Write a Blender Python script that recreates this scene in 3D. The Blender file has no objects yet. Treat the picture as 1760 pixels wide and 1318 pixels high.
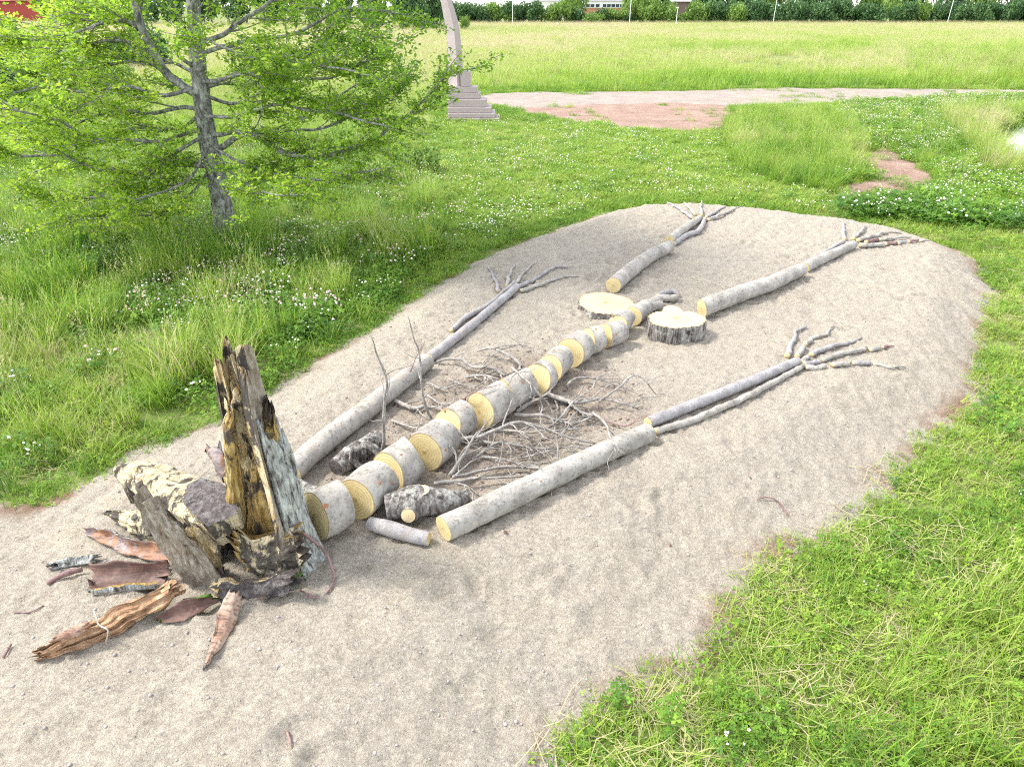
import bpy, bmesh, math, random
import numpy as np
from mathutils import Vector, Matrix, Euler

random.seed(11)
RNG = np.random.default_rng(11)
SC = bpy.context.scene
COL = SC.collection

# ------------------------------------------------------------------ camera
CAM_Z, TILT, FPX, IW, IH = 3.67, math.radians(29.5), 1150.0, 1760.0, 1318.0
MH = 0.27                                   # top of the sand mound above the meadow
cd = bpy.data.cameras.new("camera"); cam = bpy.data.objects.new("camera", cd); COL.objects.link(cam)
cam.location = (0, 0, CAM_Z); cam.rotation_euler = (math.pi/2 - TILT, 0, 0)
cd.sensor_fit = 'HORIZONTAL'; cd.sensor_width = 36.0; cd.lens = 36.0*FPX/IW
cd.clip_start = 0.05; cd.clip_end = 3000
SC.camera = cam

# ------------------------------------------------------------------ sky, sun, exposure
SUN_DIR = Vector((-0.82, 0.16, 1.0)).normalized()     # towards the sun
elev = math.asin(SUN_DIR.z); azim = math.atan2(SUN_DIR.x, SUN_DIR.y)
W = bpy.data.worlds.new("World"); SC.world = W; W.use_nodes = True
nt = W.node_tree; nt.nodes.clear()
sky = nt.nodes.new('ShaderNodeTexSky'); sky.sky_type = 'NISHITA'; sky.sun_disc = False
sky.sun_elevation = elev; sky.sun_rotation = azim; sky.air_density = 1.0; sky.dust_density = 1.0; sky.ozone_density = 1.0
hs = nt.nodes.new('ShaderNodeHueSaturation'); hs.inputs['Saturation'].default_value = 0.25
bg = nt.nodes.new('ShaderNodeBackground'); bg.inputs[1].default_value = 0.15
wo = nt.nodes.new('ShaderNodeOutputWorld')
nt.links.new(sky.outputs[0], hs.inputs['Color']); nt.links.new(hs.outputs[0], bg.inputs[0]); nt.links.new(bg.outputs[0], wo.inputs[0])
sl = bpy.data.lights.new("sun", 'SUN'); sl.energy = 1.4; sl.angle = math.radians(10); sl.color = (1, 0.95, 0.86)
so = bpy.data.objects.new("sun", sl); COL.objects.link(so)
so.rotation_euler = SUN_DIR.to_track_quat('Z', 'Y').to_euler(); so.location = (-20, 10, 30)
SC.view_settings.view_transform = 'Standard'; SC.view_settings.look = 'None'
SC.view_settings.gamma = 1; SC.view_settings.use_curve_mapping = False
SC.view_settings.exposure = 2.08
SC.render.engine = 'CYCLES'
SC.cycles.use_denoising = False; SC.cycles.filter_width = 1.1
SC.cycles.max_bounces = 5; SC.cycles.diffuse_bounces = 4; SC.cycles.glossy_bounces = 1; SC.cycles.transmission_bounces = 3; SC.cycles.transparent_max_bounces = 2
SC.cycles.use_adaptive_sampling = True; SC.cycles.adaptive_threshold = .02; SC.cycles.sample_clamp_indirect = 4

# ------------------------------------------------------------------ helpers: projection, noise, meshes
ST, CT = math.sin(TILT), math.cos(TILT)
def ray(px, py):
    a = (px-IW/2)/FPX; b = -(py-IH/2)/FPX
    return Vector((a, CT + b*ST, -ST + b*CT))
def U(px, py, z=MH):
    d = ray(px, py); t = (z-CAM_Z)/d.z
    return Vector((d.x*t, d.y*t, z))
def UY(px, py, Y):
    d = ray(px, py); t = Y/d.y
    return Vector((d.x*t, Y, CAM_Z + d.z*t))
def PIX(x, y, z=0.0):
    dz = z-CAM_Z
    dep = y*CT - dz*ST; up = y*ST + dz*CT
    dep = np.maximum(dep, 1e-3)
    return IW/2 + FPX*x/dep, IH/2 - FPX*up/dep

def _hash(ix, iy, iz, s):
    h = (ix.astype(np.int64)*374761393 + iy.astype(np.int64)*668265263 + iz.astype(np.int64)*2147483647 + s*974634777) & 0xffffffff
    h = ((h ^ (h >> 13))*1274126177) & 0xffffffff
    h = ((h ^ (h >> 16))*2246822519) & 0xffffffff
    return ((h ^ (h >> 15)) & 0xffffff)/float(0xffffff)
def vn(P, s=0):
    P = np.asarray(P, float); i = np.floor(P); f = P-i; f = f*f*f*(f*(f*6-15)+10); i = i.astype(np.int64)
    r = 0
    for dx in (0, 1):
        wx = f[:, 0] if dx else 1-f[:, 0]
        for dy in (0, 1):
            wy = f[:, 1] if dy else 1-f[:, 1]
            for dz in (0, 1):
                wz = f[:, 2] if dz else 1-f[:, 2]
                r = r + wx*wy*wz*_hash(i[:, 0]+dx, i[:, 1]+dy, i[:, 2]+dz, s)
    return r*2-1
def fbm(P, o=3, s=0):
    P = np.asarray(P, float); a, r, t = 1.0, 0, 0
    for k in range(o):
        r = r + a*vn(P*(2.03**k)+k*17.3, s+k); t += a; a *= 0.5
    return r/t
def n2(x, y, sc, o=3, s=0):
    x = np.atleast_1d(np.asarray(x, float)); y = np.atleast_1d(np.asarray(y, float))
    return fbm(np.stack([x*sc, y*sc, np.zeros_like(x)+0.37], 1), o, s)

def inside(poly, x, y):
    x = np.asarray(x, float); y = np.asarray(y, float); r = np.zeros(x.shape, bool); n = len(poly)
    for k in range(n):
        x0, y0 = poly[k]; x1, y1 = poly[(k+1) % n]
        c = ((y0 > y) != (y1 > y)); r ^= c & (x < (x1-x0)*(y-y0)/((y1-y0) if y1 != y0 else 1e-9)+x0)
    return r
def sdist(poly, x, y):
    x = np.asarray(x, float); y = np.asarray(y, float); d = np.full(x.shape, 1e9); n = len(poly)
    for k in range(n):
        x0, y0 = poly[k]; x1, y1 = poly[(k+1) % n]; ex, ey = x1-x0, y1-y0
        t = np.clip(((x-x0)*ex+(y-y0)*ey)/(ex*ex+ey*ey+1e-12), 0, 1)
        d = np.minimum(d, np.hypot(x-x0-t*ex, y-y0-t*ey))
    return np.where(inside(poly, x, y), d, -d)
def smooth_poly(pts, it=2):
    for _ in range(it):
        o = []
        for k in range(len(pts)):
            a, b = pts[k], pts[(k+1) % len(pts)]
            o += [(a[0]*.75+b[0]*.25, a[1]*.75+b[1]*.25), (a[0]*.25+b[0]*.75, a[1]*.25+b[1]*.75)]
        pts = o
    return pts
def sst(e0, e1, x):
    t = np.clip((x-e0)/(e1-e0), 0, 1); return t*t*(3-2*t)

def mesh(name, V, F, mats=(), smooth=True, mi=None, attrs=None):
    me = bpy.data.meshes.new(name)
    me.from_pydata([tuple(map(float, v)) for v in V], [], [tuple(map(int, f)) for f in F])
    for m in mats: me.materials.append(m)
    if smooth: me.polygons.foreach_set('use_smooth', [True]*len(me.polygons))
    if mi is not None: me.polygons.foreach_set('material_index', [int(i) for i in mi])
    if attrs:
        for k, v in attrs.items():
            a = me.attributes.new(k, 'FLOAT', 'POINT'); a.data.foreach_set('value', np.asarray(v, np.float32))
    me.update(); return me
def obj(name, me, parent=None, loc=None):
    o = bpy.data.objects.new(name, me); COL.objects.link(o)
    if parent is not None: o.parent = parent
    if loc is not None: o.location = loc
    return o
def tag(o, label=None, cat=None, group=None, kind=None):
    if label: o['label'] = label
    if cat: o['category'] = cat
    if group: o['group'] = group
    if kind: o['kind'] = kind
    return o
def thing(name, label, cat, loc, group=None):
    o = bpy.data.objects.new(name, None); COL.objects.link(o); o.location = loc; o.empty_display_size = .1
    return tag(o, label, cat, group)
def part(name, V, F, mats, parent, **k):
    V = np.asarray(V, float) - np.array(parent.location)
    return obj(name, mesh(name, V, F, mats, **k), parent)

# ------------------------------------------------------------------ materials
class NB:
    def __init__(s, name):
        s.m = bpy.data.materials.new(name); s.m.use_nodes = True; s.t = s.m.node_tree; s.t.nodes.clear()
        s.out = s.n('ShaderNodeOutputMaterial')
    def n(s, typ, **k):
        nd = s.t.nodes.new(typ)
        for a, b in k.items(): setattr(nd, a, b)
        return nd
    def l(s, a, b): s.t.links.new(a, b)
    def coord(s, kind='Object', scale=(1, 1, 1)):
        if kind == 'World': o = s.n('ShaderNodeNewGeometry').outputs['Position']
        else: o = s.n('ShaderNodeTexCoord').outputs[kind]
        mp = s.n('ShaderNodeMapping'); mp.inputs['Scale'].default_value = scale; s.l(o, mp.inputs['Vector']); return mp.outputs[0]
    def noise(s, vec, sc, det=4, rough=.55, dist=0.0):
        nd = s.n('ShaderNodeTexNoise'); nd.inputs['Scale'].default_value = sc; nd.inputs['Detail'].default_value = det
        nd.inputs['Roughness'].default_value = rough; nd.inputs['Distortion'].default_value = dist; s.l(vec, nd.inputs['Vector']); return nd.outputs['Fac']
    def vor(s, vec, sc, feat='F1', out='Distance'):
        nd = s.n('ShaderNodeTexVoronoi'); nd.feature = feat; nd.inputs['Scale'].default_value = sc; s.l(vec, nd.inputs['Vector']); return nd.outputs[out]
    def ramp(s, fac, stops, interp='LINEAR'):
        nd = s.n('ShaderNodeValToRGB'); r = nd.color_ramp; r.interpolation = interp
        while len(r.elements) < len(stops): r.elements.new(.5)
        for e, (p, c) in zip(r.elements, stops):
            e.position = p; e.color = (c[0], c[1], c[2], 1) if not isinstance(c, (int, float)) else (c, c, c, 1)
        s.l(fac, nd.inputs[0]); return nd.outputs[0]
    def mix(s, fac, a, b, blend='MIX'):
        nd = s.n('ShaderNodeMix', data_type='RGBA', blend_type=blend)
        for v, i in ((fac, 0), (a, 6), (b, 7)):
            if hasattr(v, 'links'): s.l(v, nd.inputs[i])
            elif isinstance(v, (int, float)): nd.inputs[i].default_value = v
            else: nd.inputs[i].default_value = (*v, 1)
        return nd.outputs[2]
    def math(s, op, a, b=0.0, clamp=False):
        nd = s.n('ShaderNodeMath', operation=op, use_clamp=clamp)
        for v, i in ((a, 0), (b, 1)):
            if hasattr(v, 'links'): s.l(v, nd.inputs[i])
            else: nd.inputs[i].default_value = v
        return nd.outputs[0]
    def attr(s, name, typ='GEOMETRY'):
        nd = s.n('ShaderNodeAttribute'); nd.attribute_name = name; nd.attribute_type = typ; return nd.outputs['Fac']
    def bump(s, h, strength=.5, dist=.01, prev=None):
        nd = s.n('ShaderNodeBump'); nd.inputs['Strength'].default_value = strength; nd.inputs['Distance'].default_value = dist
        s.l(h, nd.inputs['Height'])
        if prev is not None: s.l(prev, nd.inputs['Normal'])
        return nd.outputs[0]
    def pbr(s, col, rough=.85, normal=None, spec=.25):
        p = s.n('ShaderNodeBsdfPrincipled')
        if hasattr(col, 'links'): s.l(col, p.inputs['Base Color'])
        else: p.inputs['Base Color'].default_value = (*col, 1)
        if hasattr(rough, 'links'): s.l(rough, p.inputs['Roughness'])
        else: p.inputs['Roughness'].default_value = rough
        p.inputs['Specular IOR Level'].default_value = spec
        if normal is not None: s.l(normal, p.inputs['Normal'])
        s.l(p.outputs[0], s.out.inputs[0]); return s.m
    def leaf(s, col, trans=.4, gloss=True):
        d = s.n('ShaderNodeBsdfPrincipled'); d.inputs['Roughness'].default_value = .55; d.inputs['Specular IOR Level'].default_value = .3
        t = s.n('ShaderNodeBsdfTranslucent'); mx = s.n('ShaderNodeMixShader'); mx.inputs[0].default_value = trans
        s.l(col, d.inputs['Base Color']); s.l(col, t.inputs['Color'])
        s.l(d.outputs[0], mx.inputs[1]); s.l(t.outputs[0], mx.inputs[2]); s.l(mx.outputs[0], s.out.inputs[0]); return s.m

M = {}
def mat_sand():
    b = NB('sand'); v = b.coord('World')
    big = b.noise(v, .55, 4, .6); mid = b.noise(v, 5.0, 5, .65, .6); fine = b.noise(v, 130, 3, .75); grain = b.vor(v, 170)
    c = b.ramp(mid, [(.25, (.28, .246, .2)), (.5, (.35, .312, .256)), (.78, (.415, .375, .31))])
    c = b.mix(b.ramp(big, [(.35, 0), (.65, .55)]), c, (.33, .298, .254))
    warm = b.ramp(b.noise(v, 1.9, 5, .7), [(.52, 0), (.7, .45)])
    c = b.mix(warm, c, (.42, .365, .265))
    c = b.mix(b.ramp(fine, [(.36, .7), (.5, 0)]), c, (.17, .145, .115))
    fin2 = b.noise(v, 48, 4, .75); c = b.mix(b.ramp(fin2, [(.36, .5), (.5, 0)]), c, (.22, .19, .16))
    c = b.mix(b.ramp(fin2, [(.56, 0), (.68, .45)]), c, (.52, .47, .4))
    c = b.mix(b.ramp(fine, [(.6, 0), (.78, .75)]), c, (.56, .53, .49))
    stone = b.n('ShaderNodeTexVoronoi'); stone.inputs['Scale'].default_value = 52; b.l(v, stone.inputs['Vector'])
    sp = b.ramp(stone.outputs['Color'], [(.83, 0), (.86, 1)], 'LINEAR'); dd = b.ramp(stone.outputs['Distance'], [(.2, 1), (.34, 0)])
    tone = b.n('ShaderNodeSeparateColor'); b.l(stone.outputs['Color'], tone.inputs[0])
    c = b.mix(b.math('MULTIPLY', b.math('GREATER_THAN', tone.outputs[0], .86), dd), c, b.ramp(tone.outputs[1], [(0, (.14, .13, .12)), (.6, (.36, .33, .3)), (1, (.55, .52, .48))]))
    lit = b.math('MULTIPLY', b.attr('litter'), b.ramp(b.noise(v, 9, 6, .75), [(.35, .15), (.6, .85)]))
    c = b.mix(lit, c, b.ramp(fin2, [(.3, (.17, .125, .1)), (.6, (.29, .235, .19))]))
    soil = b.math('MULTIPLY', b.attr('edge'), b.ramp(b.noise(v, 1.6, 5, .7), [(.48, 0), (.58, 1)]))
    c = b.mix(soil, c, b.ramp(mid, [(.3, (.14, .085, .06)), (.7, (.26, .17, .125))]))
    n = b.bump(mid, .5, .03); n = b.bump(b.noise(v, 26, 5, .75, .8), 1.0, .022, n); n = b.bump(fine, .8, .006, n)
    return b.pbr(c, .95, n, .1)
def mat_ground():
    b = NB('meadow_soil'); v = b.coord('World')
    c = b.ramp(b.noise(v, .35, 6, .65), [(.3, (.085, .13, .03)), (.5, (.13, .18, .045)), (.72, (.2, .2, .085))])
    c = b.mix(b.ramp(b.noise(v, 7, 5, .7), [(.45, 0), (.7, .7)]), c, (.23, .2, .12))
    return b.pbr(c, .95, b.bump(b.noise(v, 22, 4, .7), .8, .03), .1)
def mat_track():
    b = NB('track_gravel'); v = b.coord('World')
    c = b.ramp(b.noise(v, 1.1, 6, .7), [(.3, (.2, .165, .145)), (.55, (.275, .235, .205)), (.75, (.34, .3, .265))])
    c = b.mix(b.ramp(b.noise(v, 18, 4, .7), [(.4, .5), (.6, 0)]), c, (.27, .22, .19))
    return b.pbr(c, .95, b.bump(b.noise(v, 14, 4, .7), .7, .05), .1)
def mat_dirt():
    b = NB('red_soil'); v = b.coord('World')
    c = b.ramp(b.noise(v, 1.2, 6, .7), [(.3, (.21, .135, .105)), (.55, (.31, .215, .17)), (.78, (.42, .32, .26))])
    c = b.mix(b.ramp(b.noise(v, 16, 4, .7), [(.42, .55), (.6, 0)]), c, (.16, .105, .085))
    return b.pbr(c, .95, b.bump(b.noise(v, 12, 4, .7), .8, .06), .1)
def mat_bark(name, base, dark, light, lich=(.5, .5, .36), darkamt=.5, scale=1.0, rough=1.0):
    b = NB(name); v = b.coord('Object')
    n1 = b.noise(v, 5*scale, 5, .6); n2_ = b.noise(v, 30*scale, 5, .7); n3 = b.noise(v, 14*scale, 6, .75, 1.2)
    c = b.ramp(n1, [(.3, base), (.7, light)])
    c = b.mix(b.ramp(n3, [(.54, 0), (.66, darkamt)]), c, dark)
    c = b.mix(b.ramp(n2_, [(.32, .75*darkamt+.1), (.46, 0)]), c, dark)
    c = b.mix(b.ramp(b.noise(v, 9*scale, 5, .7), [(.58, 0), (.7, .5)]), c, lich)
    scar = b.ramp(b.noise(v, 7*scale, 4, .6), [(.68, 0), (.74, .6)])
    c = b.mix(scar, c, (.24, .13, .075))
    c = b.mix(b.ramp(b.noise(v, 3.2*scale, 5, .65), [(.52, 0), (.68, .4)]), c, (.3, .235, .18))
    n = b.bump(n3, .6*rough, .012); n = b.bump(n2_, .7*rough, .006, n)
    return b.pbr(c, .9, n, .15)
def mat_rough_bark(name, a, bb, cc, stretch=(1, 1, .18), sc=30):
    b = NB(name); v = b.coord('Object', stretch)
    r = b.noise(v, sc, 5, .6, .8); c = b.ramp(r, [(.36, a), (.5, bb), (.66, cc)])
    v2 = b.coord('Object')
    c = b.mix(b.ramp(b.noise(v2, 10, 5, .7), [(.5, 0), (.66, .65)]), c, (.5, .52, .46))
    n = b.bump(r, 1.0, .025); return b.pbr(c, .95, n, .1)
def mat_cut(name, inner, outer, ring=(.5, .36, .14)):
    b = NB(name); v = b.coord('Object'); r = b.attr('rad')
    rr = b.math('ADD', r, b.math('MULTIPLY', b.noise(v, 6, 3), .12))
    w = b.math('SINE', b.math('MULTIPLY', rr, 44.0)); w = b.math('ADD', b.math('MULTIPLY', w, .5), .5)
    c = b.ramp(r, [(0, inner), (.55, tuple(.5*(i+o) for i, o in zip(inner, outer))), (.93, outer), (.965, (.3, .2, .1)), (1, (.16, .11, .07))])
    c = b.mix(b.math('MULTIPLY', w, .5), c, ring)
    c = b.mix(b.ramp(b.noise(v, 7, 5, .65, .8), [(.5, 0), (.72, .5)]), c, tuple(.62*i for i in outer))
    c = b.mix(b.ramp(b.noise(v, 16, 6, .75, 1.5), [(.58, 0), (.68, .45)]), c, (.24, .17, .09)); core = b.ramp(r, [(.05, .7), (.14, 0)]); c = b.mix(core, c, (.3, .18, .07))
    saw = b.noise(b.coord('Object', (90, 14, 14)), 1.0, 2)
    return b.pbr(c, .8, b.bump(saw, .35, .004), .2)
def mat_rot(name, stops, blackamt=.9, bsc=2.2, stretch=(1, 1, .16), thr=.53):
    b = NB(name); v = b.coord('Object', stretch); v2 = b.coord('Object', (1, 1, .5))
    g = b.noise(v, 26, 6, .65, .5); c = b.ramp(g, stops)
    blk = b.ramp(b.noise(v2, bsc*2.6, 7, .72, .5), [(thr, 0), (thr+.045, blackamt)])
    fib = b.noise(b.coord('Object', tuple(q*(2.6 if q > .5 else .5) for q in stretch)), 34, 5, .7)
    c = b.mix(b.ramp(fib, [(.36, .45), (.48, 0)]), c, (.12, .075, .04))
    c = b.mix(blk, c, b.ramp(g, [(.35, (.018, .016, .018)), (.7, (.075, .066, .07))]))
    n = b.bump(g, 1.0, .025); n = b.bump(fib, 1.0, .012, n); n = b.bump(b.noise(b.coord('Object'), 60, 4, .7), .5, .006, n)
    return b.pbr(c, .92, n, .15)
def mat_inner_bark(name, cols, gl=.55):
    b = NB(name); v = b.coord('Object', (1, 1, 1))
    g = b.noise(v, 7, 5, .6, .5); c = b.ramp(g, cols)
    st = b.noise(b.coord('Object', (3, 30, 30)), 1.6, 5, .65, .4); c = b.mix(b.ramp(st, [(.36, .75), (.52, 0)]), c, (.05, .03, .025))
    c = b.mix(b.ramp(b.noise(v, 22, 5, .75), [(.56, 0), (.74, .4)]), c, (.32, .27, .23))
    n = b.bump(st, .6, .01); return b.pbr(c, gl, b.bump(b.noise(v, 40, 4, .7), .4, .005, n), .3)
RAMP = [(0, (.025, .08, .014)), (.22, (.075, .185, .024)), (.42, (.17, .32, .036)), (.6, (.3, .43, .05)), (.78, (.41, .46, .14)), (.9, (.48, .45, .24)), (1, (.54, .46, .3))]
def mat_blade():
    b = NB('grass_blade')
    h = b.attr('hue', 'INSTANCER'); t = b.attr('tint'); w = b.noise(b.coord('World'), .7, 3)
    f = b.math('ADD', h, b.math('MULTIPLY', b.math('SUBTRACT', t, .5), .42))
    f = b.math('ADD', f, b.math('MULTIPLY', b.math('SUBTRACT', w, .5), .3), True)
    return b.leaf(b.ramp(f, RAMP), .45)
def mat_foliage(name, stops, trans=.4, sc=.9):
    b = NB(name); t = b.attr('tint'); w = b.noise(b.coord('Object'), sc, 3)
    f = b.math('ADD', t, b.math('MULTIPLY', b.math('SUBTRACT', w, .5), .7), True)
    return b.leaf(b.ramp(f, stops), trans)
def mat_plain(name, c, rough=.8, var=.25, sc=6):
    b = NB(name); v = b.coord('Object'); n = b.noise(v, sc, 5, .65)
    col = b.mix(n, tuple(x*(1-var) for x in c), tuple(min(1, x*(1+var)) for x in c))
    return b.pbr(col, rough, b.bump(b.noise(v, sc*5, 4, .7), .3, .01), .25)

M['sand'] = mat_sand(); M['soil'] = mat_ground(); M['track'] = mat_track(); M['dirt'] = mat_dirt()
M['aspen'] = mat_bark('aspen_bark', (.21, .195, .175), (.05, .045, .04), (.44, .42, .385), (.42, .39, .28), .6)
M['aspen_thin'] = mat_bark('young_grey_bark', (.21, .2, .205), (.065, .055, .058), (.38, .365, .365), (.42, .41, .37), .55, 1.6)
M['twig'] = mat_bark('dead_twig_bark', (.14, .125, .115), (.04, .033, .03), (.41, .39, .36), (.45, .44, .4), .5, 2.6)
M['twig_red'] = mat_bark('dark_red_twig_bark', (.15, .085, .085), (.05, .03, .03), (.3, .2, .19), (.4, .36, .34), .4, 2.2)
M['trunk'] = mat_rough_bark('grey_trunk_bark', (.075, .073, .072), (.19, .187, .184), (.33, .325, .318), (1, 1, .35), 18)
M['oldbark'] = mat_rough_bark('furrowed_bark', (.045, .038, .035), (.15, .135, .125), (.32, .3, .285))
M['lichenbark'] = mat_rough_bark('lichen_bark', (.07, .062, .056), (.27, .28, .265), (.48, .51, .49), (1, 1, .22), 34)
M['cut'] = mat_cut('fresh_cut_wood', (.5, .41, .21), (.56, .475, .265), (.36, .27, .12))
M['cut_pale'] = mat_cut('pale_cut_wood', (.52, .41, .23), (.58, .48, .3), (.42, .31, .17))
M['rot'] = mat_rot('rotten_heartwood', [(.25, (.16, .09, .035)), (.4, (.38, .26, .11)), (.52, (.55, .46, .28)), (.66, (.64, .57, .41))], .95, 1.5, (1, 1, .16), .475)
M['rot_pale'] = mat_rot('pale_punky_wood', [(.25, (.22, .15, .075)), (.45, (.48, .41, .26)), (.7, (.62, .56, .41))], .9, 1.8, (.35, 1, 1), .5)
M['rot_ochre'] = mat_rot('ochre_splintered_wood', [(.25, (.1, .05, .018)), (.42, (.3, .19, .06)), (.6, (.47, .35, .14)), (.78, (.56, .48, .28))], .9, 1.6, (1, 1, .13), .505)
M['rot_grey'] = mat_rot('grey_weathered_wood', [(.25, (.08, .058, .042)), (.4, (.23, .185, .14)), (.56, (.36, .32, .265)), (.72, (.48, .455, .41))], .6, 2.0, (1, 1, .3), .62)
M['rot_dark'] = mat_rot('dark_decayed_wood', [(.3, (.05, .043, .043)), (.5, (.13, .117, .117)), (.75, (.27, .25, .25))], .7, 2.5, (1, 1, 1), .55)
M['bark_in'] = mat_inner_bark('smooth_inner_bark', [(.3, (.06, .03, .024)), (.5, (.115, .06, .046)), (.7, (.185, .108, .085))])
M['bark_in_o'] = mat_inner_bark('orange_inner_bark', [(.3, (.15, .12, .12)), (.46, (.27, .225, .22)), (.56, (.27, .135, .075)), (.75, (.34, .17, .095))])
M['bark_in_p'] = mat_inner_bark('pale_fibrous_bark', [(.3, (.2, .1, .065)), (.5, (.34, .22, .16)), (.7, (.46, .36, .29))], .85)
M['bark_wood'] = mat_rot('splintered_brown_wood', [(.25, (.12, .06, .035)), (.42, (.32, .19, .11)), (.6, (.47, .31, .19)), (.78, (.58, .47, .36))], .5, 2.0, (.5, .5, 1), .62)
M['moss'] = mat_plain('moss', (.06, .12, .02), .95, .5, 30)
M['stone'] = mat_plain('pink_granite', (.36, .3, .3), .7, .14, 2.5)
M['boulder'] = mat_plain('grey_boulder', (.45, .45, .45), .9, .25, 3)
M['blade'] = mat_blade()
M['leaf'] = mat_foliage('tree_leaf', [(0, (.1, .22, .025)), (.35, (.23, .4, .038)), (.65, (.38, .55, .05)), (1, (.55, .66, .08))], .55, .35)
M['hedge'] = mat_foliage('hedge_leaf', [(0, (.03, .075, .03)), (.5, (.07, .15, .05)), (1, (.14, .24, .075))], .25)
M['hedge_y'] = mat_foliage('light_hedge_leaf', [(0, (.08, .16, .03)), (.5, (.17, .28, .055)), (1, (.28, .4, .09))], .3)
M['spruce'] = mat_foliage('spruce_needle', [(0, (.012, .04, .03)), (.5, (.028, .075, .055)), (1, (.06, .13, .09))], .1)
M['white'] = mat_plain('white_paint', (.75, .75, .74), .6, .06)
M['brick'] = mat_plain('red_brick', (.42, .2, .13), .85, .15, 1)
M['brown'] = mat_plain('brown_cladding', (.2, .14, .13), .8, .15, 1)
M['red'] = mat_plain('red_barn_paint', (.32, .06, .05), .8, .15, 1)
M['roof'] = mat_plain('grey_roofing', (.35, .34, .38), .7, .1, 1)
M['glass'] = mat_plain('window_glass', (.05, .06, .08), .15, .2, 1)
M['petal'] = mat_plain('clover_blossom_white', (.78, .74, .7), .8, .1, 20)
M['petal_p'] = mat_plain('clover_blossom_pink', (.68, .45, .5), .8, .15, 20)
M['pebble'] = mat_plain('pebble_stone', (.3, .275, .26), .8, .5, 1.3)
def mat_water():
    b = NB('pond_water'); v = b.coord('World'); return b.pbr((.05, .06, .05), .06, b.bump(b.noise(v, 1.5, 3), .08, .05), .6)
M['water'] = mat_water()

# ------------------------------------------------------------------ terrain
_mp = [(-420, 900, .1), (0, 842, .12), (70, 828, .15), (130, 828, .15), (200, 800, .15), (262, 758, .15), (380, 716, .18), (480, 662, .2), (560, 604, .22), (640, 556, .25),
       (705, 500, .28), (800, 440, .3), (920, 390, .32), (1020, 352, .34), (1100, 338, .35), (1200, 338, .35), (1300, 346, .35), (1450, 364, .34), (1560, 384, .32), (1640, 412, .28),
       (1692, 445, .2), (1716, 490, .1), (1718, 560, .05), (1706, 640, .05), (1690, 690, .05), (1640, 748, .03), (1560, 815, .02), (1545, 862, .02), (1490, 912, .02), (1410, 945, .02),
       (1325, 1000, .02), (1300, 1055, .02), (1268, 1120, .02), (1160, 1182, .02), (1135, 1225, .02), (1040, 1255, .02), (1000, 1312, .02), (960, 1420, .02), (900, 1700, .02)]
MOUND = [tuple(U(a, b, z*MH/.35)[:2]) for a, b, z in _mp] + [(-1.0, .3), (-4.5, .2), (-6.5, 1.8)]
cx_, cy_ = 0.6, 5.2
# the far rim is seen as a shoulder: its foot lies a little farther out
MOUND = [(x + (.28*(x-cx_)/math.hypot(x-cx_, y-cy_) if i < 21 else 0), y + (.28*(y-cy_)/math.hypot(x-cx_, y-cy_) if i < 21 else 0)) for i, (x, y) in enumerate(MOUND)]
def wobble(x, y, a=.12, s=5): return a*n2(x, y, 1.6, 3, s)
def gz(x, y):
    r = np.hypot(x, y)
    return .05*n2(x, y, .35, 3, 3)*np.clip(r/20, 0, 1)
def mz(x, y, fine=False):
    x = np.atleast_1d(np.asarray(x, float)); y = np.atleast_1d(np.asarray(y, float))
    d = sdist(MOUND, x, y) + wobble(x, y)
    h = MH*sst(0, 1, d/(.95+.7*sst(7.5, 3.0, y)))
    k = sst(.1, .9, d)
    h = h + k*(.018*n2(x, y, .8, 2, 21))
    if fine:
        wx = x + .09*n2(x, y, 2.3, 2, 31); wy = y + .09*n2(x, y, 2.3, 2, 32)
        rid = 1-np.abs(n2(wx*.8+wy*.25, wy*1.0, 3.4, 2, 33))*2
        h = h + sst(-.05, .4, d)*(.012*(rid-.45) + .013*n2(x+.3*y, y, 5.0, 2, 34) + .015*(.5-2*np.abs(n2(wx, wy*1.5, 9, 2, 36))) + .014*n2(x, y, 15, 2, 35) + .008*n2(x, y, 28, 1, 37))
        rf = np.random.default_rng(91)
        for _ in range(170):                      # old footprints
            fx, fy, an, ln, dp = rf.uniform(-4, 6), rf.uniform(1.6, 11.5), rf.uniform(0, 3.14), rf.uniform(.1, .17), rf.uniform(.018, .045)
            near = (np.abs(x-fx) < .5) & (np.abs(y-fy) < .5); dx = x[near]-fx; dy = y[near]-fy; ca, sa = math.cos(an), math.sin(an)
            q = np.hypot((dx*ca+dy*sa)/ln, (-dx*sa+dy*ca)/(ln*.5)); h[near] += sst(.4, 1.0, d[near])*dp*(-np.exp(-q*q*1.3)+.5*np.exp(-((q-1.35)/.4)**2))
        for (px, py, rr, dp) in ((1050, 1045, .2, .075), (985, 1165, .2, .07), (1600, 620, .14, .04), (1130, 1150, .1, .02), (780, 1180, .13, .02), (640, 1150, .12, .018), (300, 1210, .15, .02)):
            c = U(px, py); q = np.hypot((x-c.x), (y-c.y)*1.25)/rr
            h = h + sst(.4, 1.0, d)*dp*(-np.exp(-q*q*1.6) + .55*np.exp(-((q-1.25)/.35)**2))
    h = np.where(d < 0, np.maximum(d*.6, -.25), h)
    return h
_hx = np.arange(-7, 8, .03); _hy = np.arange(.2, 13.2, .03); _HX, _HY = np.meshgrid(_hx, _hy)
HM = mz(_HX.ravel(), _HY.ravel(), True).reshape(_HX.shape)
def MZ(x, y):                                 # height of the trodden sand surface, read off a grid
    u = min(max((x+7)/.03, 0), HM.shape[1]-2); v = min(max((y-.2)/.03, 0), HM.shape[0]-2); i = int(u); j = int(v); u -= i; v -= j
    return float((HM[j, i]*(1-u)+HM[j, i+1]*u)*(1-v)+(HM[j+1, i]*(1-u)+HM[j+1, i+1]*u)*v)

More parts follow.
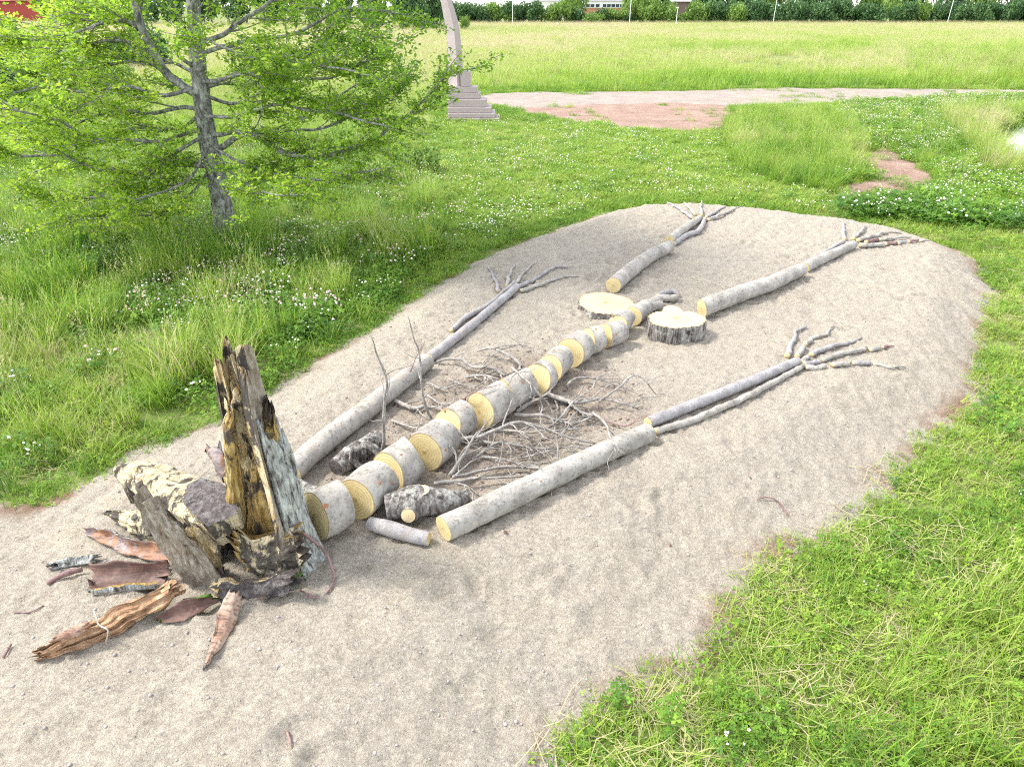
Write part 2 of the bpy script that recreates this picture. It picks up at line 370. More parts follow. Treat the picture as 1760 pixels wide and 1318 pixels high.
def sheet(name, x0, x1, y0, y1, st, zf, keep, mat, attrs=None):
    xs = np.arange(x0, x1+st, st); ys = np.arange(y0, y1+st, st)
    X, Y = np.meshgrid(xs, ys); X = X.ravel(); Y = Y.ravel(); nx = len(xs)
    k = keep(X, Y)
    i = np.arange(len(X)).reshape(len(ys), nx)
    q = np.stack([i[:-1, :-1], i[:-1, 1:], i[1:, 1:], i[1:, :-1]], -1).reshape(-1, 4)
    q = q[k[q].all(1)]
    used = np.unique(q); rm = np.full(len(X), -1); rm[used] = np.arange(len(used))
    X = X[used]; Y = Y[used]; V = np.stack([X, Y, zf(X, Y)], 1)
    me = mesh(name, V, rm[q], [mat], attrs={k_: f(X, Y) for k_, f in (attrs or {}).items()})
    return tag(obj(name, me), kind='structure')
def graded(a, mn, mx, g):
    o = [0.0]; s = mn
    while o[-1] < a: o.append(o[-1]+s); s = min(mx, s*g)
    return o
# ground
gx = graded(900, .5, 60, 1.06); gx = np.array([-v for v in gx[:0:-1]] + gx); gy = np.array([-25, -12, -6] + [v-3 for v in graded(1500, .5, 60, 1.05)])
X, Y = np.meshgrid(gx, gy); Xr = X.ravel(); Yr = Y.ravel(); i = np.arange(len(Xr)).reshape(X.shape)
q = np.stack([i[:-1, :-1], i[:-1, 1:], i[1:, 1:], i[1:, :-1]], -1).reshape(-1, 4)
tag(obj('ground', mesh('ground', np.stack([Xr, Yr, gz(Xr, Yr)], 1), q, [M['soil']])), kind='structure')
LITTER = [tuple(U(a, b)[:2]) for a, b in ((530, 830), (600, 745), (735, 640), (860, 590), (960, 600), (1090, 640), (1120, 720), (990, 800), (800, 900), (640, 905))]
mx_ = [p[0] for p in MOUND]; my_ = [p[1] for p in MOUND]
def mound_d(x, y): return sdist(MOUND, x, y) + wobble(x, y)
sheet('sand_mound', -6.2, max(mx_)+.4, .6, max(my_)+.4, .028, lambda x, y: mz(x, y, True), lambda x, y: sdist(MOUND, x, y) > -.45, M['sand'],
      {'edge': lambda x, y: 1-sst(.1, .42, mound_d(x, y)), 'litter': lambda x, y: sst(-.1, .45, sdist(LITTER, x, y)+.2*n2(x, y, 1.5, 3, 71))})
# pebbles on the sand
def G(*p): return [tuple(U(a, b, 0)[:2]) for a, b in p]
TRACK = smooth_poly(G((815, 163), (900, 158), (1050, 160), (1300, 152), (1500, 153), (1760, 155), (2100, 158), (2100, 165), (1760, 164), (1560, 172), (1400, 182), (1250, 184), (1100, 178), (960, 186), (870, 188), (820, 180)), 1)
DIRT = smooth_poly(G((850, 170), (1000, 164), (1120, 164), (1255, 168), (1262, 205), (1256, 234), (1150, 230), (1020, 218), (950, 206), (890, 194)), 2)
DIRT2 = smooth_poly(G((1500, 236), (1530, 234), (1552, 262), (1608, 298), (1625, 318), (1560, 330), (1470, 350), (1390, 350), (1420, 328), (1485, 312), (1475, 284), (1440, 266), (1505, 258)), 2)
DIRT3 = smooth_poly(G((1470, 196), (1510, 194), (1530, 206), (1490, 212)), 2)
POND = smooth_poly(G((1722, 214), (1800, 205), (2100, 200), (2150, 300), (1900, 310), (1740, 292), (1690, 270), (1700, 240)), 2)
POND2 = smooth_poly(G((1628, 122), (1700, 115), (1900, 112), (1900, 126), (1720, 128)), 2)
WET = smooth_poly(G((1250, 108), (1330, 96), (1420, 100), (1440, 112), (1380, 124), (1270, 124)), 2)
def patch(name, poly, mat, st, amp=.25, wob=.5):
    xs = [p[0] for p in poly]; ys = [p[1] for p in poly]
    def zf(x, y):
        d = sdist(poly, x, y) + wob*n2(x, y, .8, 3, 9)
        return gz(x, y) + np.clip(d*.12, -.12, .03) + (.012 if name == 'gravel_track' else 0)
    return sheet(name, min(xs)-1, max(xs)+1, min(ys)-1, max(ys)+1, st, zf, lambda x, y: sdist(poly, x, y) > -.9, mat)
patch('gravel_track', TRACK, M['track'], .4)
patch('red_earth_patch', DIRT, M['dirt'], .3)
patch('red_earth_path', DIRT2, M['dirt'], .2, wob=.35)
patch('red_earth_spot', DIRT3, M['dirt'], .25)
patch('pond', POND, M['water'], .4, wob=.2)
patch('far_pond', POND2, M['water'], 1.0, wob=.5)
NOGRASS = [TRACK, DIRT, DIRT2, DIRT3, POND, POND2]



# ------------------------------------------------------------------ wood: tubes, logs, sticks, slabs
M['scar'] = mat_plain('branch_scar_wood', (.3, .15, .075), .85, .4, 30)
def on(px, py, h=0.0):
    p = U(px, py, MH+h); z = MZ(p.x, p.y)
    return Vector((p.x, p.y, z+h))
def spline(pts, rad, step=.05):
    P = [np.array(p, float) for p in pts]; P = [2*P[0]-P[1]] + P + [2*P[-1]-P[-2]]
    out, ro = [], []
    for k in range(1, len(P)-2):
        n = max(2, int(np.linalg.norm(P[k+1]-P[k])/step))
        for j in range(n):
            t = j/n; a, b, c, d = P[k-1], P[k], P[k+1], P[k+2]
            out.append(.5*((2*b)+(c-a)*t+(2*a-5*b+4*c-d)*t*t+(3*b-a-3*c+d)*t**3)); ro.append(rad[k-1]*(1-t)+rad[k]*t)
    out.append(P[-2]); ro.append(rad[-1])
    return np.array(out), np.array(ro)
def tube(path, rad, ns=12, amp=.04, seed=0, nsc=6.0, tilt=(0, 0), lookup=0.0):
    path = np.asarray(path, float); n = len(path)
    T = np.gradient(path, axis=0); T /= np.linalg.norm(T, axis=1)[:, None]+1e-12
    up = np.array([0, 0, 1.0]) if abs(T[0, 2]) < .9 else np.array([0, 1.0, 0])
    s = np.cross(T[0], up); s /= np.linalg.norm(s)
    V = []
    for i in range(n):
        s = s - T[i]*np.dot(s, T[i]); s /= np.linalg.norm(s)+1e-12; b = np.cross(s, T[i])
        a = np.arange(ns)/ns*2*math.pi
        V.append(path[i] + rad[i]*(np.cos(a)[:, None]*s + np.sin(a)[:, None]*b))
    V = np.array(V); C = path[:, None, :]
    nz = fbm((V.reshape(-1, 3)*nsc + seed*13.7), 3, seed % 50).reshape(n, ns, 1)
    V = C + (V-C)*(1+amp*2*nz)
    for e, tl in ((0, tilt[0]), (n-1, tilt[1])):        # skewed saw cuts
        if tl:
            r = np.random.default_rng(seed+e+5); ax = r.normal(size=3); ax[2] *= .3; ax -= T[e]*np.dot(ax, T[e]); ax /= np.linalg.norm(ax)
            off = ((V[e]-path[e])@ax)*math.tan(tl); V[e] += off[:, None]*T[e]
    if lookup: V[0] += ((V[0]-path[0])[:, 2]*math.tan(lookup))[:, None]*T[0]
    i = np.arange(n*ns).reshape(n, ns); j = np.roll(i, -1, 1)
    F = np.stack([i[:-1], j[:-1], j[1:], i[1:]], -1).reshape(-1, 4)
    return V.reshape(-1, 3), F, V[0], V[-1], T
def cap(ring, T, bulge=.003, rough=.004, seed=0):
    c = ring.mean(0); fr = [0.12, .35, .6, .8, .94, 1.0]; V = [c]; R = [0.0]; ns = len(ring)
    for f in fr: V += list(c+(ring-c)*f); R += [f]*ns
    V = np.array(V); V = V + np.asarray(T)*(bulge*(1-np.array(R)**2) + rough*fbm(V*25, 2, seed)*(np.array(R) < .99))[:, None]
    F = [(0, 1+k, 1+(k+1) % ns) for k in range(ns)]
    for l in range(len(fr)-1):
        a = 1+l*ns; b = a+ns
        F += [(a+k, b+k, b+(k+1) % ns, a+(k+1) % ns) for k in range(ns)]
    return V, F, R
SEED = [100]
def log(name, label, cat, pts, rad, group=None, bark='aspen', cut='cut', ns=22, amp=.055, scars=3, step=.05, tilt=.08, both=True, lookup=0.0):
    SEED[0] += 1; sd = SEED[0]
    P, R = spline(pts, rad, step)
    base = Vector(P[0]); base.z = MZ(base.x, base.y)
    t = thing(name, label, cat, base, group)
    V, F, r0, r1, T = tube(P, R, ns, amp, sd, tilt=(tilt, tilt), lookup=lookup)
    part('bark', V, F, [M[bark]], t)
    v, f, rr = cap(r0, -T[0], seed=sd); part('cut_end', v, f, [M[cut]], t, attrs={'rad': rr})
    if both: v, f, rr = cap(r1, T[-1], seed=sd+1); part('cut_end', v, f, [M[cut]], t, attrs={'rad': rr})
    rg = np.random.default_rng(sd); Vr = V.reshape(len(P), ns, 3)
    for k in range(scars):
        a = rg.integers(1, len(P)-1); cand = [j for j in range(ns) if (Vr[a, j]-P[a])[2] > .15*R[a]]
        j = rg.choice(cand); p = Vr[a, j]; nrm = (p-P[a]); nrm /= np.linalg.norm(nrm); tg = T[a]; sd_ = np.cross(nrm, tg)
        w = rg.uniform(.08, .2)*R[a]; h = w*rg.uniform(.5, 1.1); sv = [p+nrm*.012]
        for q in range(10):
            an = q/10*2*math.pi; sv.append(p+tg*w*math.cos(an)*rg.uniform(.75, 1.2)+sd_*h*math.sin(an)*rg.uniform(.75, 1.2)-nrm*.012)
        part('branch_scar', sv, [(0, 1+q, 1+(q+1) % 10) for q in range(10)], [M['scar']], t)
    return t
def stick(name, label, cat, pts, rad, group=None, bark='aspen_thin', cut='cut', ns=9, amp=.15, step=.035, ground=True):
    SEED[0] += 1; sd = SEED[0]
    P, R = spline(pts, rad, step)
    w = np.stack([vn(P*9+sd*3.1, 7), vn(P*9+sd*5.7, 8), .5*vn(P*9+sd*7.9, 9)], 1)*np.minimum(R, .022)[:, None]*(.4 if name == 'pole_branch' else 1.0); P = P+w
    V, F, r0, r1, T = tube(P, R, ns, amp, sd, 22)
    F = [tuple(f) for f in F]; n = len(V); m = [0]*len(F)
    V = np.vstack([V, r0.mean(0), r1.mean(0)]); e = n-ns
    F += [(n, (k+1) % ns, k) for k in range(ns)] + [(n+1, e+k, e+(k+1) % ns) for k in range(ns)]; m += [1]*(2*ns)
    base = P[0].copy(); V = V-base
    rr = np.ones(len(V))*.7; rr[n:] = .2
    o = obj(name, mesh(name, V, F, [M[bark], M[cut]], mi=m, attrs={'rad': rr}), loc=base)
    return tag(o, label, cat, group)

# ---- central row of sliced trunk sections
ordn = ['first', 'second', 'third', 'fourth', 'fifth', 'sixth', 'seventh', 'eighth', 'ninth', 'tenth', 'eleventh', 'twelfth', 'thirteenth', 'fourteenth']
SL = [(543, 890, .18), (607, 855, .175), (671, 810, .178), (724, 775, .165), (770, 738, .16), (821, 709, .163), (870, 680, .16), (917, 654, .155), (949, 638, .14),
      (977, 607, .16), (1011, 590, .145), (1038, 578, .132), (1067, 563, .132), (1088, 543, .12)]
cen = []
for px, py, r in SL:
    p = U(px, py, MH+r*.97); cen.append(Vector((p.x, p.y, MZ(p.x, p.y)+r*.94)))
for k in range(14):
    px, py, r = SL[k]; a = cen[k]
    if k < 13:
        d = cen[k+1]-a; L = d.length; d.normalize(); lat = Vector((d.y, -d.x, 0)); rn = random.Random(k+3)
        a = a + lat*(.03 if k % 2 else -.03)*rn.uniform(.4, 1.4); r *= rn.uniform(.97, 1.08); b = a + d*(L-rn.uniform(.075, .12)) + lat*rn.uniform(-.03, .06); b.z = MZ(b.x, b.y)+min(r, SL[k+1][2]+.02)*.96
        lab = ordn[k]+' slice of pale trunk counted from the broken stump along the central row'
        if k == 0: lab = 'big pale trunk slice standing first beside the broken stump, wide yellow cut face'
        if k == 4: lab = 'fifth trunk slice from the stump, pinkish bark with a torn orange scar'
        if k == 9: lab = 'trunk slice with the large tilted yellow face, tenth from the stump'
        log('log_slice', lab, 'log slice', [a, (a+b)/2, b], [r, r*1.0, r*.93], 'slices of the central trunk row', ns=28, amp=.055, scars=2, tilt=.12, lookup=rn.uniform(.2, .45) if k else .14)
    else:
        t1 = on(1112, 527, .09)
        t = log('forked_log', 'forked trunk top ending the central row of slices', 'log', [a, t1], [.12, .1], ns=24, both=False, scars=1)
        for (e, rr) in (((1134, 515, .085), .055), ((1136, 525, .06), .055)):
            P, R = spline([t1-(t1-a)*.25, (t1+on(*e))/2+Vector((0, 0, .01)), on(*e)], [.085, .065, rr], .04)
            V, F, r0, r1, T = tube(P, R, 14, .04, k+9); pr = part('prong', V, F, [M['aspen']], t)
            v, f, q = cap(r1, T[-1]); obj('cut_end', mesh('cut_end', np.asarray(v)-np.array(t.location), f, [M['cut']], attrs={'rad': q}), pr)
stick('branch_section', 'short pale branch section lying past the fork of the central row', 'branch section', [on(1137, 515, .05), on(1150, 514, .05), on(1164, 512, .05)], [.05, .048, .04], 'branch sections past the fork', 'aspen')
stick('branch_section', 'grey curved branch section farthest past the fork of the central row', 'branch section', [on(1131, 509, .04), on(1148, 503, .05), on(1160, 503, .045), on(1166, 507, .04)], [.035, .035, .033, .03], 'branch sections past the fork')

# ---- the four limbs
def L(pts, r): return [on(a, b, rr) for (a, b), rr in zip(pts, r)]
r = [.098, .098, .093, .088]; log('log', 'long grey log running from the stump along the meadow edge', 'log', L([(501, 812), (560, 757), (640, 697), (733, 620)], r), r, scars=4)
r = [.058, .054, .048]; log('log', 'slimmer grey log ending in splayed sticks near the meadow edge', 'log', L([(737, 616), (805, 563), (889, 493)], r), r, ns=16, scars=3, bark='aspen_thin')
r = [.03, .034, .034, .03]; stick('pole_branch', 'thin forked branch lying beside the slim log near the meadow edge', 'branch', L([(777, 569), (800, 547), (838, 526), (885, 487)], r), r)
r = [.098, .096, .093, .09]; log('log', 'thick pale log lying nearest the camera on open sand', 'log', L([(762, 908), (895, 848), (1000, 795), (1114, 737)], r), r, scars=6)
r = [.056, .056, .055, .05]; log('log', 'purplish grey log continuing the thick pale log to the right', 'log', L([(1113, 727), (1200, 692), (1300, 650), (1370, 621)], r), r, ns=16, scars=4, bark='aspen_thin')
r = [.032, .033, .032, .028]; stick('pole_branch', 'long thin pale pole lying in front of the purplish grey log', 'branch', L([(1127, 742), (1200, 718), (1300, 673), (1382, 628)], r), r, bark='aspen')
r = [.11, .105, .1, .092]; log('log', 'bent white log touching the flat pale disc', 'log', L([(1054, 491), (1084, 465), (1115, 442), (1151, 425)], r), r, scars=4)
r = [.078, .07, .06]; log('log', 'white log with a crook, farthest from the camera', 'log', L([(1150, 414), (1176, 395), (1203, 375)], r), r, ns=18, scars=2)
r = [.042, .042, .042, .038]; stick('pole_branch', 'kinked branch beside the farthest white log', 'branch', L([(1158, 420), (1181, 405), (1200, 399), (1212, 377)], r), r)
r = [.118, .11, .104, .092]; log('log', 'long white log starting at the thick barked disc', 'log', L([(1206, 529), (1269, 508), (1327, 488), (1379, 464)], r), r, scars=6, tilt=.35)
r = [.082, .075, .066]; log('log', 'pale log past the orange saw cut on the far right limb', 'log', L([(1382, 459), (1424, 440), (1467, 421)], r), r, ns=18, scars=2)
r = [.03, .036, .034]; stick('pole_branch', 'slender branch lying behind the pale log on the far right limb', 'branch', L([(1380, 455), (1416, 436), (1451, 415)], r), r)

def fingers(limb, chains, r0):
    for fi, ch in enumerate(chains):
        n = len(ch)
        for si, seg in enumerate(ch):
            red = seg[0] == 'r'; pts = [p for p in seg if p != 'r']
            ra = r0*(1-.13*si); rb = ra*(.35 if si == n-1 else .8)
            rad = list(np.linspace(ra, rb, len(pts)))
            where = ordn[fi]+' splayed stick from left, '+limb
            lab = ('grey ' if n == 1 else ordn[si]+(' dark red' if red else ' grey')+' section of ') + where
            stick('stick', lab, 'stick', [on(a, b, max(rr*.9, .01)+.004*k) for k, ((a, b), rr) in enumerate(zip(pts, rad))], rad, 'splayed sticks at limb ends', 'twig_red' if red else ('aspen' if (fi+si) % 3 else 'aspen_thin'), ns=8)
fingers('limb by meadow edge', [[[(858, 501), (851, 480), (838, 454)]], [[(872, 492), (876, 472), (885, 454)]], [[(884, 491), (898, 472), (918, 452)]],
        [[(893, 492), (925, 476), (956, 459), (981, 460)]], [[(896, 501), (925, 493), (960, 478), (994, 474)]]], .03)
fingers('nearest right limb', [[[(1352, 613), (1361, 590), (1367, 572), (1386, 560)]], [[(1370, 614), (1384, 596)], [(1386, 593), (1398, 580), (1418, 574), (1433, 560)]],
        [[(1373, 623), (1391, 616)], [(1395, 613), (1422, 598), (1437, 594), (1456, 588)], [(1459, 587), (1482, 580)]],
        [[(1380, 628), (1409, 621)], [(1413, 620), (1438, 613), (1490, 601)], [(1495, 604), (1513, 598)], ['r', (1516, 598), (1537, 593)]],
        [[(1386, 633), (1421, 632)], [(1429, 630), (1461, 626)], [(1466, 625), (1496, 622)], [(1502, 624), (1536, 629)], [(1539, 629), (1559, 625)]]], .034)
fingers('farthest limb', [[[(1192, 376), (1169, 361), (1147, 345)]], [[(1194, 371), (1186, 360), (1176, 348)]], [[(1205, 371), (1204, 358), (1206, 344)]],
        [[(1214, 374), (1230, 364), (1247, 353)]], [[(1219, 379), (1246, 367), (1272, 354)]]], .036)
fingers('far right limb', [[[(1451, 412), (1450, 398), (1451, 383)]], [[(1467, 413), (1477, 402), (1488, 391)]], [[(1475, 415), (1500, 408), (1520, 402), (1548, 400)]],
        [['r', (1488, 418), (1509, 413)], [(1512, 413), (1535, 411), (1564, 408)]],
        [[(1476, 424), (1519, 421)], ['r', (1522, 420), (1540, 418)], [(1543, 419), (1558, 416)], ['r', (1561, 416), (1579, 414)], [(1582, 414), (1598, 412)]]], .038)

# ---- the two big discs
def disc(name, label, cpx, R, H, squash, seed, lobe=None, bark='oldbark'):
    c = U(*cpx, MH+H); c.z = MZ(c.x, c.y)
    t = thing(name, label, 'wood disc', c, 'thick trunk discs'); ns = 72
    a = np.arange(ns)/ns*2*math.pi
    rr = R*(1+.07*np.sin(a*2+seed)+.05*np.sin(a*3+2*seed)+.02*np.sin(a*7+seed)); 
    if lobe: rr = rr + lobe[1]*np.exp(-((np.angle(np.exp(1j*(a-lobe[0]))))/.3)**2) - lobe[1]*.35*np.exp(-((np.angle(np.exp(1j*(a-lobe[0]-.5))))/.16)**2) - lobe[1]*.35*np.exp(-((np.angle(np.exp(1j*(a-lobe[0]+.5))))/.16)**2)
    fur = .014*np.abs(np.sin(a*15+3*np.sin(a*3)))+.006*np.sin(a*31)
    rows = []
    for z, k in ((-.06, 1.03), (H*.2, 1.02), (H*.5, 1.0), (H*.8, 1.0), (H, .99)):
        rad = rr*k+fur*1.2+.01*fbm(np.stack([np.cos(a)*6, np.sin(a)*6, a*0+z*20], 1), 2, seed)
        rows.append(np.stack([c.x+rad*np.cos(a), c.y+squash*rad*np.sin(a), a*0+c.z+z+.006*np.sin(a*2)], 1))
    V = np.vstack(rows); i = np.arange(5*ns).reshape(5, ns); j = np.roll(i, -1, 1)
    part('bark', V, np.stack([i[:-1], j[:-1], j[1:], i[1:]], -1).reshape(-1, 4), [M[bark]], t)
    v, f, q = cap(rows[-1], (0, 0, 1), .006, .006, seed); part('cut_face', v, f, [M['cut_pale']], t, attrs={'rad': q})
    return t
disc('wood_disc', 'flat pale wood disc lying left of the forked trunk end', (1041, 521), .37, .065, .92, 4)
disc('wood_disc', 'thick pale wood disc with furrowed dark bark right of the fork', (1162, 548), .31, .2, .9, 1, lobe=(math.radians(88), .15))
# ---- short stubby pieces between the limbs
t = log('knotty_log', 'knotty grey chunk with sawn branch stubs beside the near pale log', 'log', [on(663, 872, .11), on(720, 864, .115), on(770, 860, .09), on(803, 853, .06)], [.1, .125, .095, .05], None, 'oldbark', 'rot_dark', ns=20, amp=.1, scars=0)
for (px, py, h, d, rr, ln) in ((702, 886, .13, (-.1, -1, .35), .055, .1), (737, 860, .18, (.2, -.8, .6), .04, .07), (726, 842, .24, (-.1, -.1, 1), .055, .05), (668, 852, .18, (-.7, .1, .7), .03, .06)):
    p = np.array(U(px, py, MH+h)); d = np.array(d)/np.linalg.norm(d)
    V, F, r0, r1, T = tube(np.array([p-d*ln, p-d*.3*ln, p]), [rr*1.5, rr*1.1, rr], 14, .05, 3); stb = part('branch_stub', V, F, [M['oldbark']], t)
    v, f, q = cap(r1, T[-1]); obj('cut_end', mesh('cut_end', np.asarray(v)-np.array(t.location), f, [M['cut_pale']], attrs={'rad': q}), stb)
log('short_log', 'short dark curved log in front of the knotty chunk', 'log', [on(636, 899, .055), on(668, 908, .06), on(705, 918, .055), on(737, 926, .05)], [.05, .058, .055, .048], None, 'aspen_thin', ns=16, amp=.07, scars=1)
t = log('bark_chunk', 'rough grey bark chunk with a ring knot left of the central row', 'log', [on(577, 803, .07), on(600, 783, .09), on(625, 767, .09), on(650, 751, .07)], [.075, .1, .095, .07], None, 'oldbark', 'rot_dark', ns=20, amp=.12, scars=0)
kc = np.array(U(630, 781, MH+.14)); ring = [kc+np.array([.11*math.cos(a), -.03+.03*math.sin(a), .09*math.sin(a)]) for a in np.linspace(.2, 2*math.pi-.3, 16)]
V, F, *_ = tube(np.array(ring), np.full(16, .03)*(1+.2*np.sin(np.arange(16))), 10, .1, 5); part('knot_ring', V, F, [M['oldbark']], t)
log('short_log', 'small dark log stub at the foot of the meadow edge log', 'log', [on(508, 834, .055), on(532, 843, .06), on(558, 853, .05)], [.05, .056, .05], None, 'oldbark', 'rot_dark', ns=14, amp=.08, scars=0)

# ---- dead branches lying on both sides of the row
def branch(label, pts, r0, r1, nsub, bark='twig', lift=.5, slen=(.12, .42)):
    r1 *= .9; nsub = int(nsub*1.4+.5)
    SEED[0] += 1; sd = SEED[0]; rg = random.Random(sd)
    P, R = spline([on(*p) for p in pts], list(np.linspace(r0, r1, len(pts))), .03)
    P = P + np.stack([vn(P*7+sd, 1), vn(P*7+sd+9, 2), .6*vn(P*7+sd+5, 3)], 1)*.014
    V, F, a, b, T = tube(P, R, 7, .12, sd, 25)
    n = len(V); V = np.vstack([V, P[0], P[-1]]); F = [tuple(f) for f in F]+[(n, (k+1) % 7, k) for k in range(7)]+[(n+1, n-7+k, n-7+(k+1) % 7) for k in range(7)]
    o = tag(obj('dead_branch', mesh('dead_branch', V-P[0], F, [M[bark]]), loc=P[0]), label, 'branch', 'dead branches beside the central row')
    def sub(p, t, r, ln, lev):
        k = max(4, int(ln/.035)); side = rg.choice((-1, 1)); an = side*rg.uniform(.45, 1.1); d = np.array([t[0]*math.cos(an)-t[1]*math.sin(an), t[0]*math.sin(an)+t[1]*math.cos(an), t[2]*.4+rg.uniform(-.15, .75)*lift]); d /= np.linalg.norm(d)
        Q = [np.array(p)]; 
        for q in range(k):
            d = d+np.array([rg.gauss(0, .17), rg.gauss(0, .17), rg.gauss(-.03, .13)]); d /= np.linalg.norm(d); nx = Q[-1]+d*ln/k
            g = MZ(nx[0], nx[1])+r*.8
            if nx[2] < g: nx[2] = g; d[2] = abs(d[2])*.3
            Q.append(nx)
        Q = np.array(Q); rr = np.linspace(r, r*.4, len(Q)); V, F, _, _, T2 = tube(Q, rr, 5, .1, rg.randint(0, 999), 30)
        tw = part('side_twig', V, F, [M[bark]], o)
        return Q, T2, rr
    for s in range(nsub):
        i = rg.randint(int(len(P)*.15), len(P)-1); Q, T2, rr = sub(P[i], T[i], max(.0035, R[i]*.55), rg.uniform(*slen), 0)
        if rg.random() < .7: j = rg.randint(1, len(Q)-2); sub(Q[j], T2[j], rr[j]*.65, rg.uniform(.08, .2), 1)
    return o
B = branch
B('long pale arched branch crossing in front of the central row', [(723, 766, .12), (791, 757, .14), (836, 747, .2), (888, 727, .26), (935, 738, .16), (974, 750, .08), (1024, 762, .03)], .02, .01, 7)
B('dark straight branch just right of the seventh slice', [(883, 714, .05), (922, 718, .05), (961, 722, .05), (990, 727, .04), (1019, 715, .06)], .02, .012, 5)
B('thick grey branch reaching farthest toward the near right log', [(933, 674, .06), (961, 686, .07), (995, 692, .08), (1035, 686, .1), (1092, 699, .05)], .028, .01, 7)
B('branch arching high and drooping at its tip on the right', [(1030, 690, .1), (1066, 664, .16), (1089, 645, .22), (1108, 655, .16), (1129, 678, .02)], .014, .006, 3)
B('pale branch lying farthest back right of the central row', [(972, 666, .03), (987, 652, .07), (1027, 652, .07), (1066, 660, .05), (1088, 668, .03)], .015, .006, 5)
B('short lichen covered branch leaning against the seventh slice', [(888, 711, .03), (909, 697, .07), (932, 685, .12)], .022, .016, 3)
B('thin twig lying across the eighth slice', [(880, 632, .36), (909, 659, .36), (930, 681, .28), (943, 698, .15), (955, 722, .03)], .012, .008, 3)
B('slanting forked branch in the middle of the right heap', [(938, 738, .03), (961, 720, .08), (987, 690, .12), (1014, 671, .14), (1029, 645, .22)], .012, .006, 6)
B('pale branch lying low in front of the sixth slice', [(825, 760, .04), (867, 763, .05), (914, 770, .05), (950, 770, .06)], .017, .008, 7)
B('short branch rising between the fourth and sixth slices', [(812, 789, .04), (846, 766, .08), (872, 760, .12)], .014, .009, 4)
B('pale branch bending up toward the near right log', [(778, 823, .05), (818, 810, .07), (870, 804, .06), (946, 807, .05), (959, 775, .12), (955, 748, .22)], .017, .006, 6)
B('grey branch nearest the knotty chunk', [(747, 831, .12), (805, 823, .09), (857, 824, .06), (917, 820, .04)], .018, .008, 5)
B('thin pale branch hanging over toward the near right log', [(778, 828, .1), (805, 838, .07), (823, 857, .02)], .01, .006, 2)
B('bent pale branch propped against the near right log', [(1020, 711, .08), (1040, 728, .1), (1050, 749, .16), (1060, 776, .14)], .014, .007, 3)
B('dark thin twig curving above the near right log end', [(1021, 719, .04), (1066, 731, .05), (1092, 727, .12), (1114, 710, .24)], .008, .004, 3, 'twig_red')
B('low brown branch in the hollow before the fourth slice', [(828, 786, .03), (862, 792, .04), (899, 801, .03), (930, 806, .03)], .013, .007, 4)
B('dark thick branch under the right heap', [(935, 678, .04), (974, 690, .04), (996, 708, .04), (1024, 716, .04)], .026, .015, 4)
B('forked pale branch standing over the knotty chunk', [(773, 816, .02), (790, 795, .1), (806, 768, .2), (822, 742, .32)], .024, .009, 4)
B('crooked pale branch lying at the front of the right heap', [(855, 740, .03), (905, 745, .07), (950, 741, .07), (1000, 738, .05)], .014, .007, 7)
B('fine twiggy branch before the near right log', [(890, 786, .03), (930, 778, .05), (970, 768, .05), (1010, 772, .04)], .01, .005, 7)
# left side
def standing(label, base, tip, mids, r0, nsub):
    b = on(*base, .0); Yb = b.y
    pts = [b]+[UY(px, py, Yb) for px, py in mids]+[UY(*tip, Yb)]
    global on_
    SEED[0] += 1; sd = SEED[0]; rg = random.Random(sd)
    P, R = spline(pts, list(np.linspace(r0, .005, len(pts))), .03); P = P+np.stack([vn(P*8+sd, 1), vn(P*8+sd+9, 2), 0*P[:, 0]], 1)*.01; P[0, 2] -= .02
    V, F, a, c, T = tube(P, R, 7, .12, sd, 25); n = len(V); V = np.vstack([V, P[-1]]); F = [tuple(f) for f in F]+[(n, n-7+k, n-7+(k+1) % 7) for k in range(7)]
    o = tag(obj('dead_branch', mesh('dead_branch', V-P[0], F, [M['twig']]), loc=P[0]), label, 'branch', 'dead branches beside the central row')
    for s in range(nsub):
        i = rg.randint(int(len(P)*.1), int(len(P)*.75)); k = 6; d = np.array([rg.uniform(-1, 1), rg.uniform(-1, .5), rg.uniform(-.1, .8)]); d /= np.linalg.norm(d); ln = rg.uniform(.1, .32); Q = [P[i]]
        for q in range(k): d = d+np.array([rg.gauss(0, .2) for _ in range(3)]); d /= np.linalg.norm(d); Q.append(Q[-1]+d*ln/k)
        V, F, *_ = tube(np.array(Q), np.linspace(R[i]*.6, .003, k+1), 5, .1, s, 30); part('side_twig', V, F, [M['twig']], o)
standing('tall thin branch standing upright left of the third slice', (655, 782), (637, 579), [(661, 749), (660, 720), (662, 685), (665, 656), (650, 611)], .018, 7)
standing('tall thin branch standing upright beside the meadow edge log joint', (743, 724), (702, 544), [(733, 704), (725, 672), (724, 640), (720, 605), (711, 579)], .014, 7)
B('curved grey branch arching behind the sixth slice', [(750, 622, .04), (770, 619, .07), (794, 619, .09), (812, 627, .1), (842, 634, .09), (868, 646, .06)], .014, .02, 6)
B('thick lichen branch farthest back left of the central row', [(820, 603, .06), (847, 597, .12), (865, 605, .13), (887, 619, .11), (902, 631, .07)], .014, .024, 5)
B('slender twig raised toward the back over the ninth slice', [(933, 614, .2), (919, 600, .24), (900, 595, .26), (881, 579, .32), (873, 556, .42)], .008, .003, 3)
B('dark thick broken branch between the left log and the slices', [(677, 688, .04), (709, 701, .04), (732, 698, .04)], .024, .02, 3)
B('pale twisted branch before the upright twig', [(672, 722, .04), (703, 730, .06), (725, 738, .08)], .014, .009, 4)
B('dark spiky branch lying against the left log joint', [(733, 661, .04), (767, 666, .06), (799, 656, .09)], .012, .006, 6)
B('low pale branch left of the sixth slice', [(735, 680, .04), (757, 693, .05), (783, 696, .07)], .013, .008, 5)
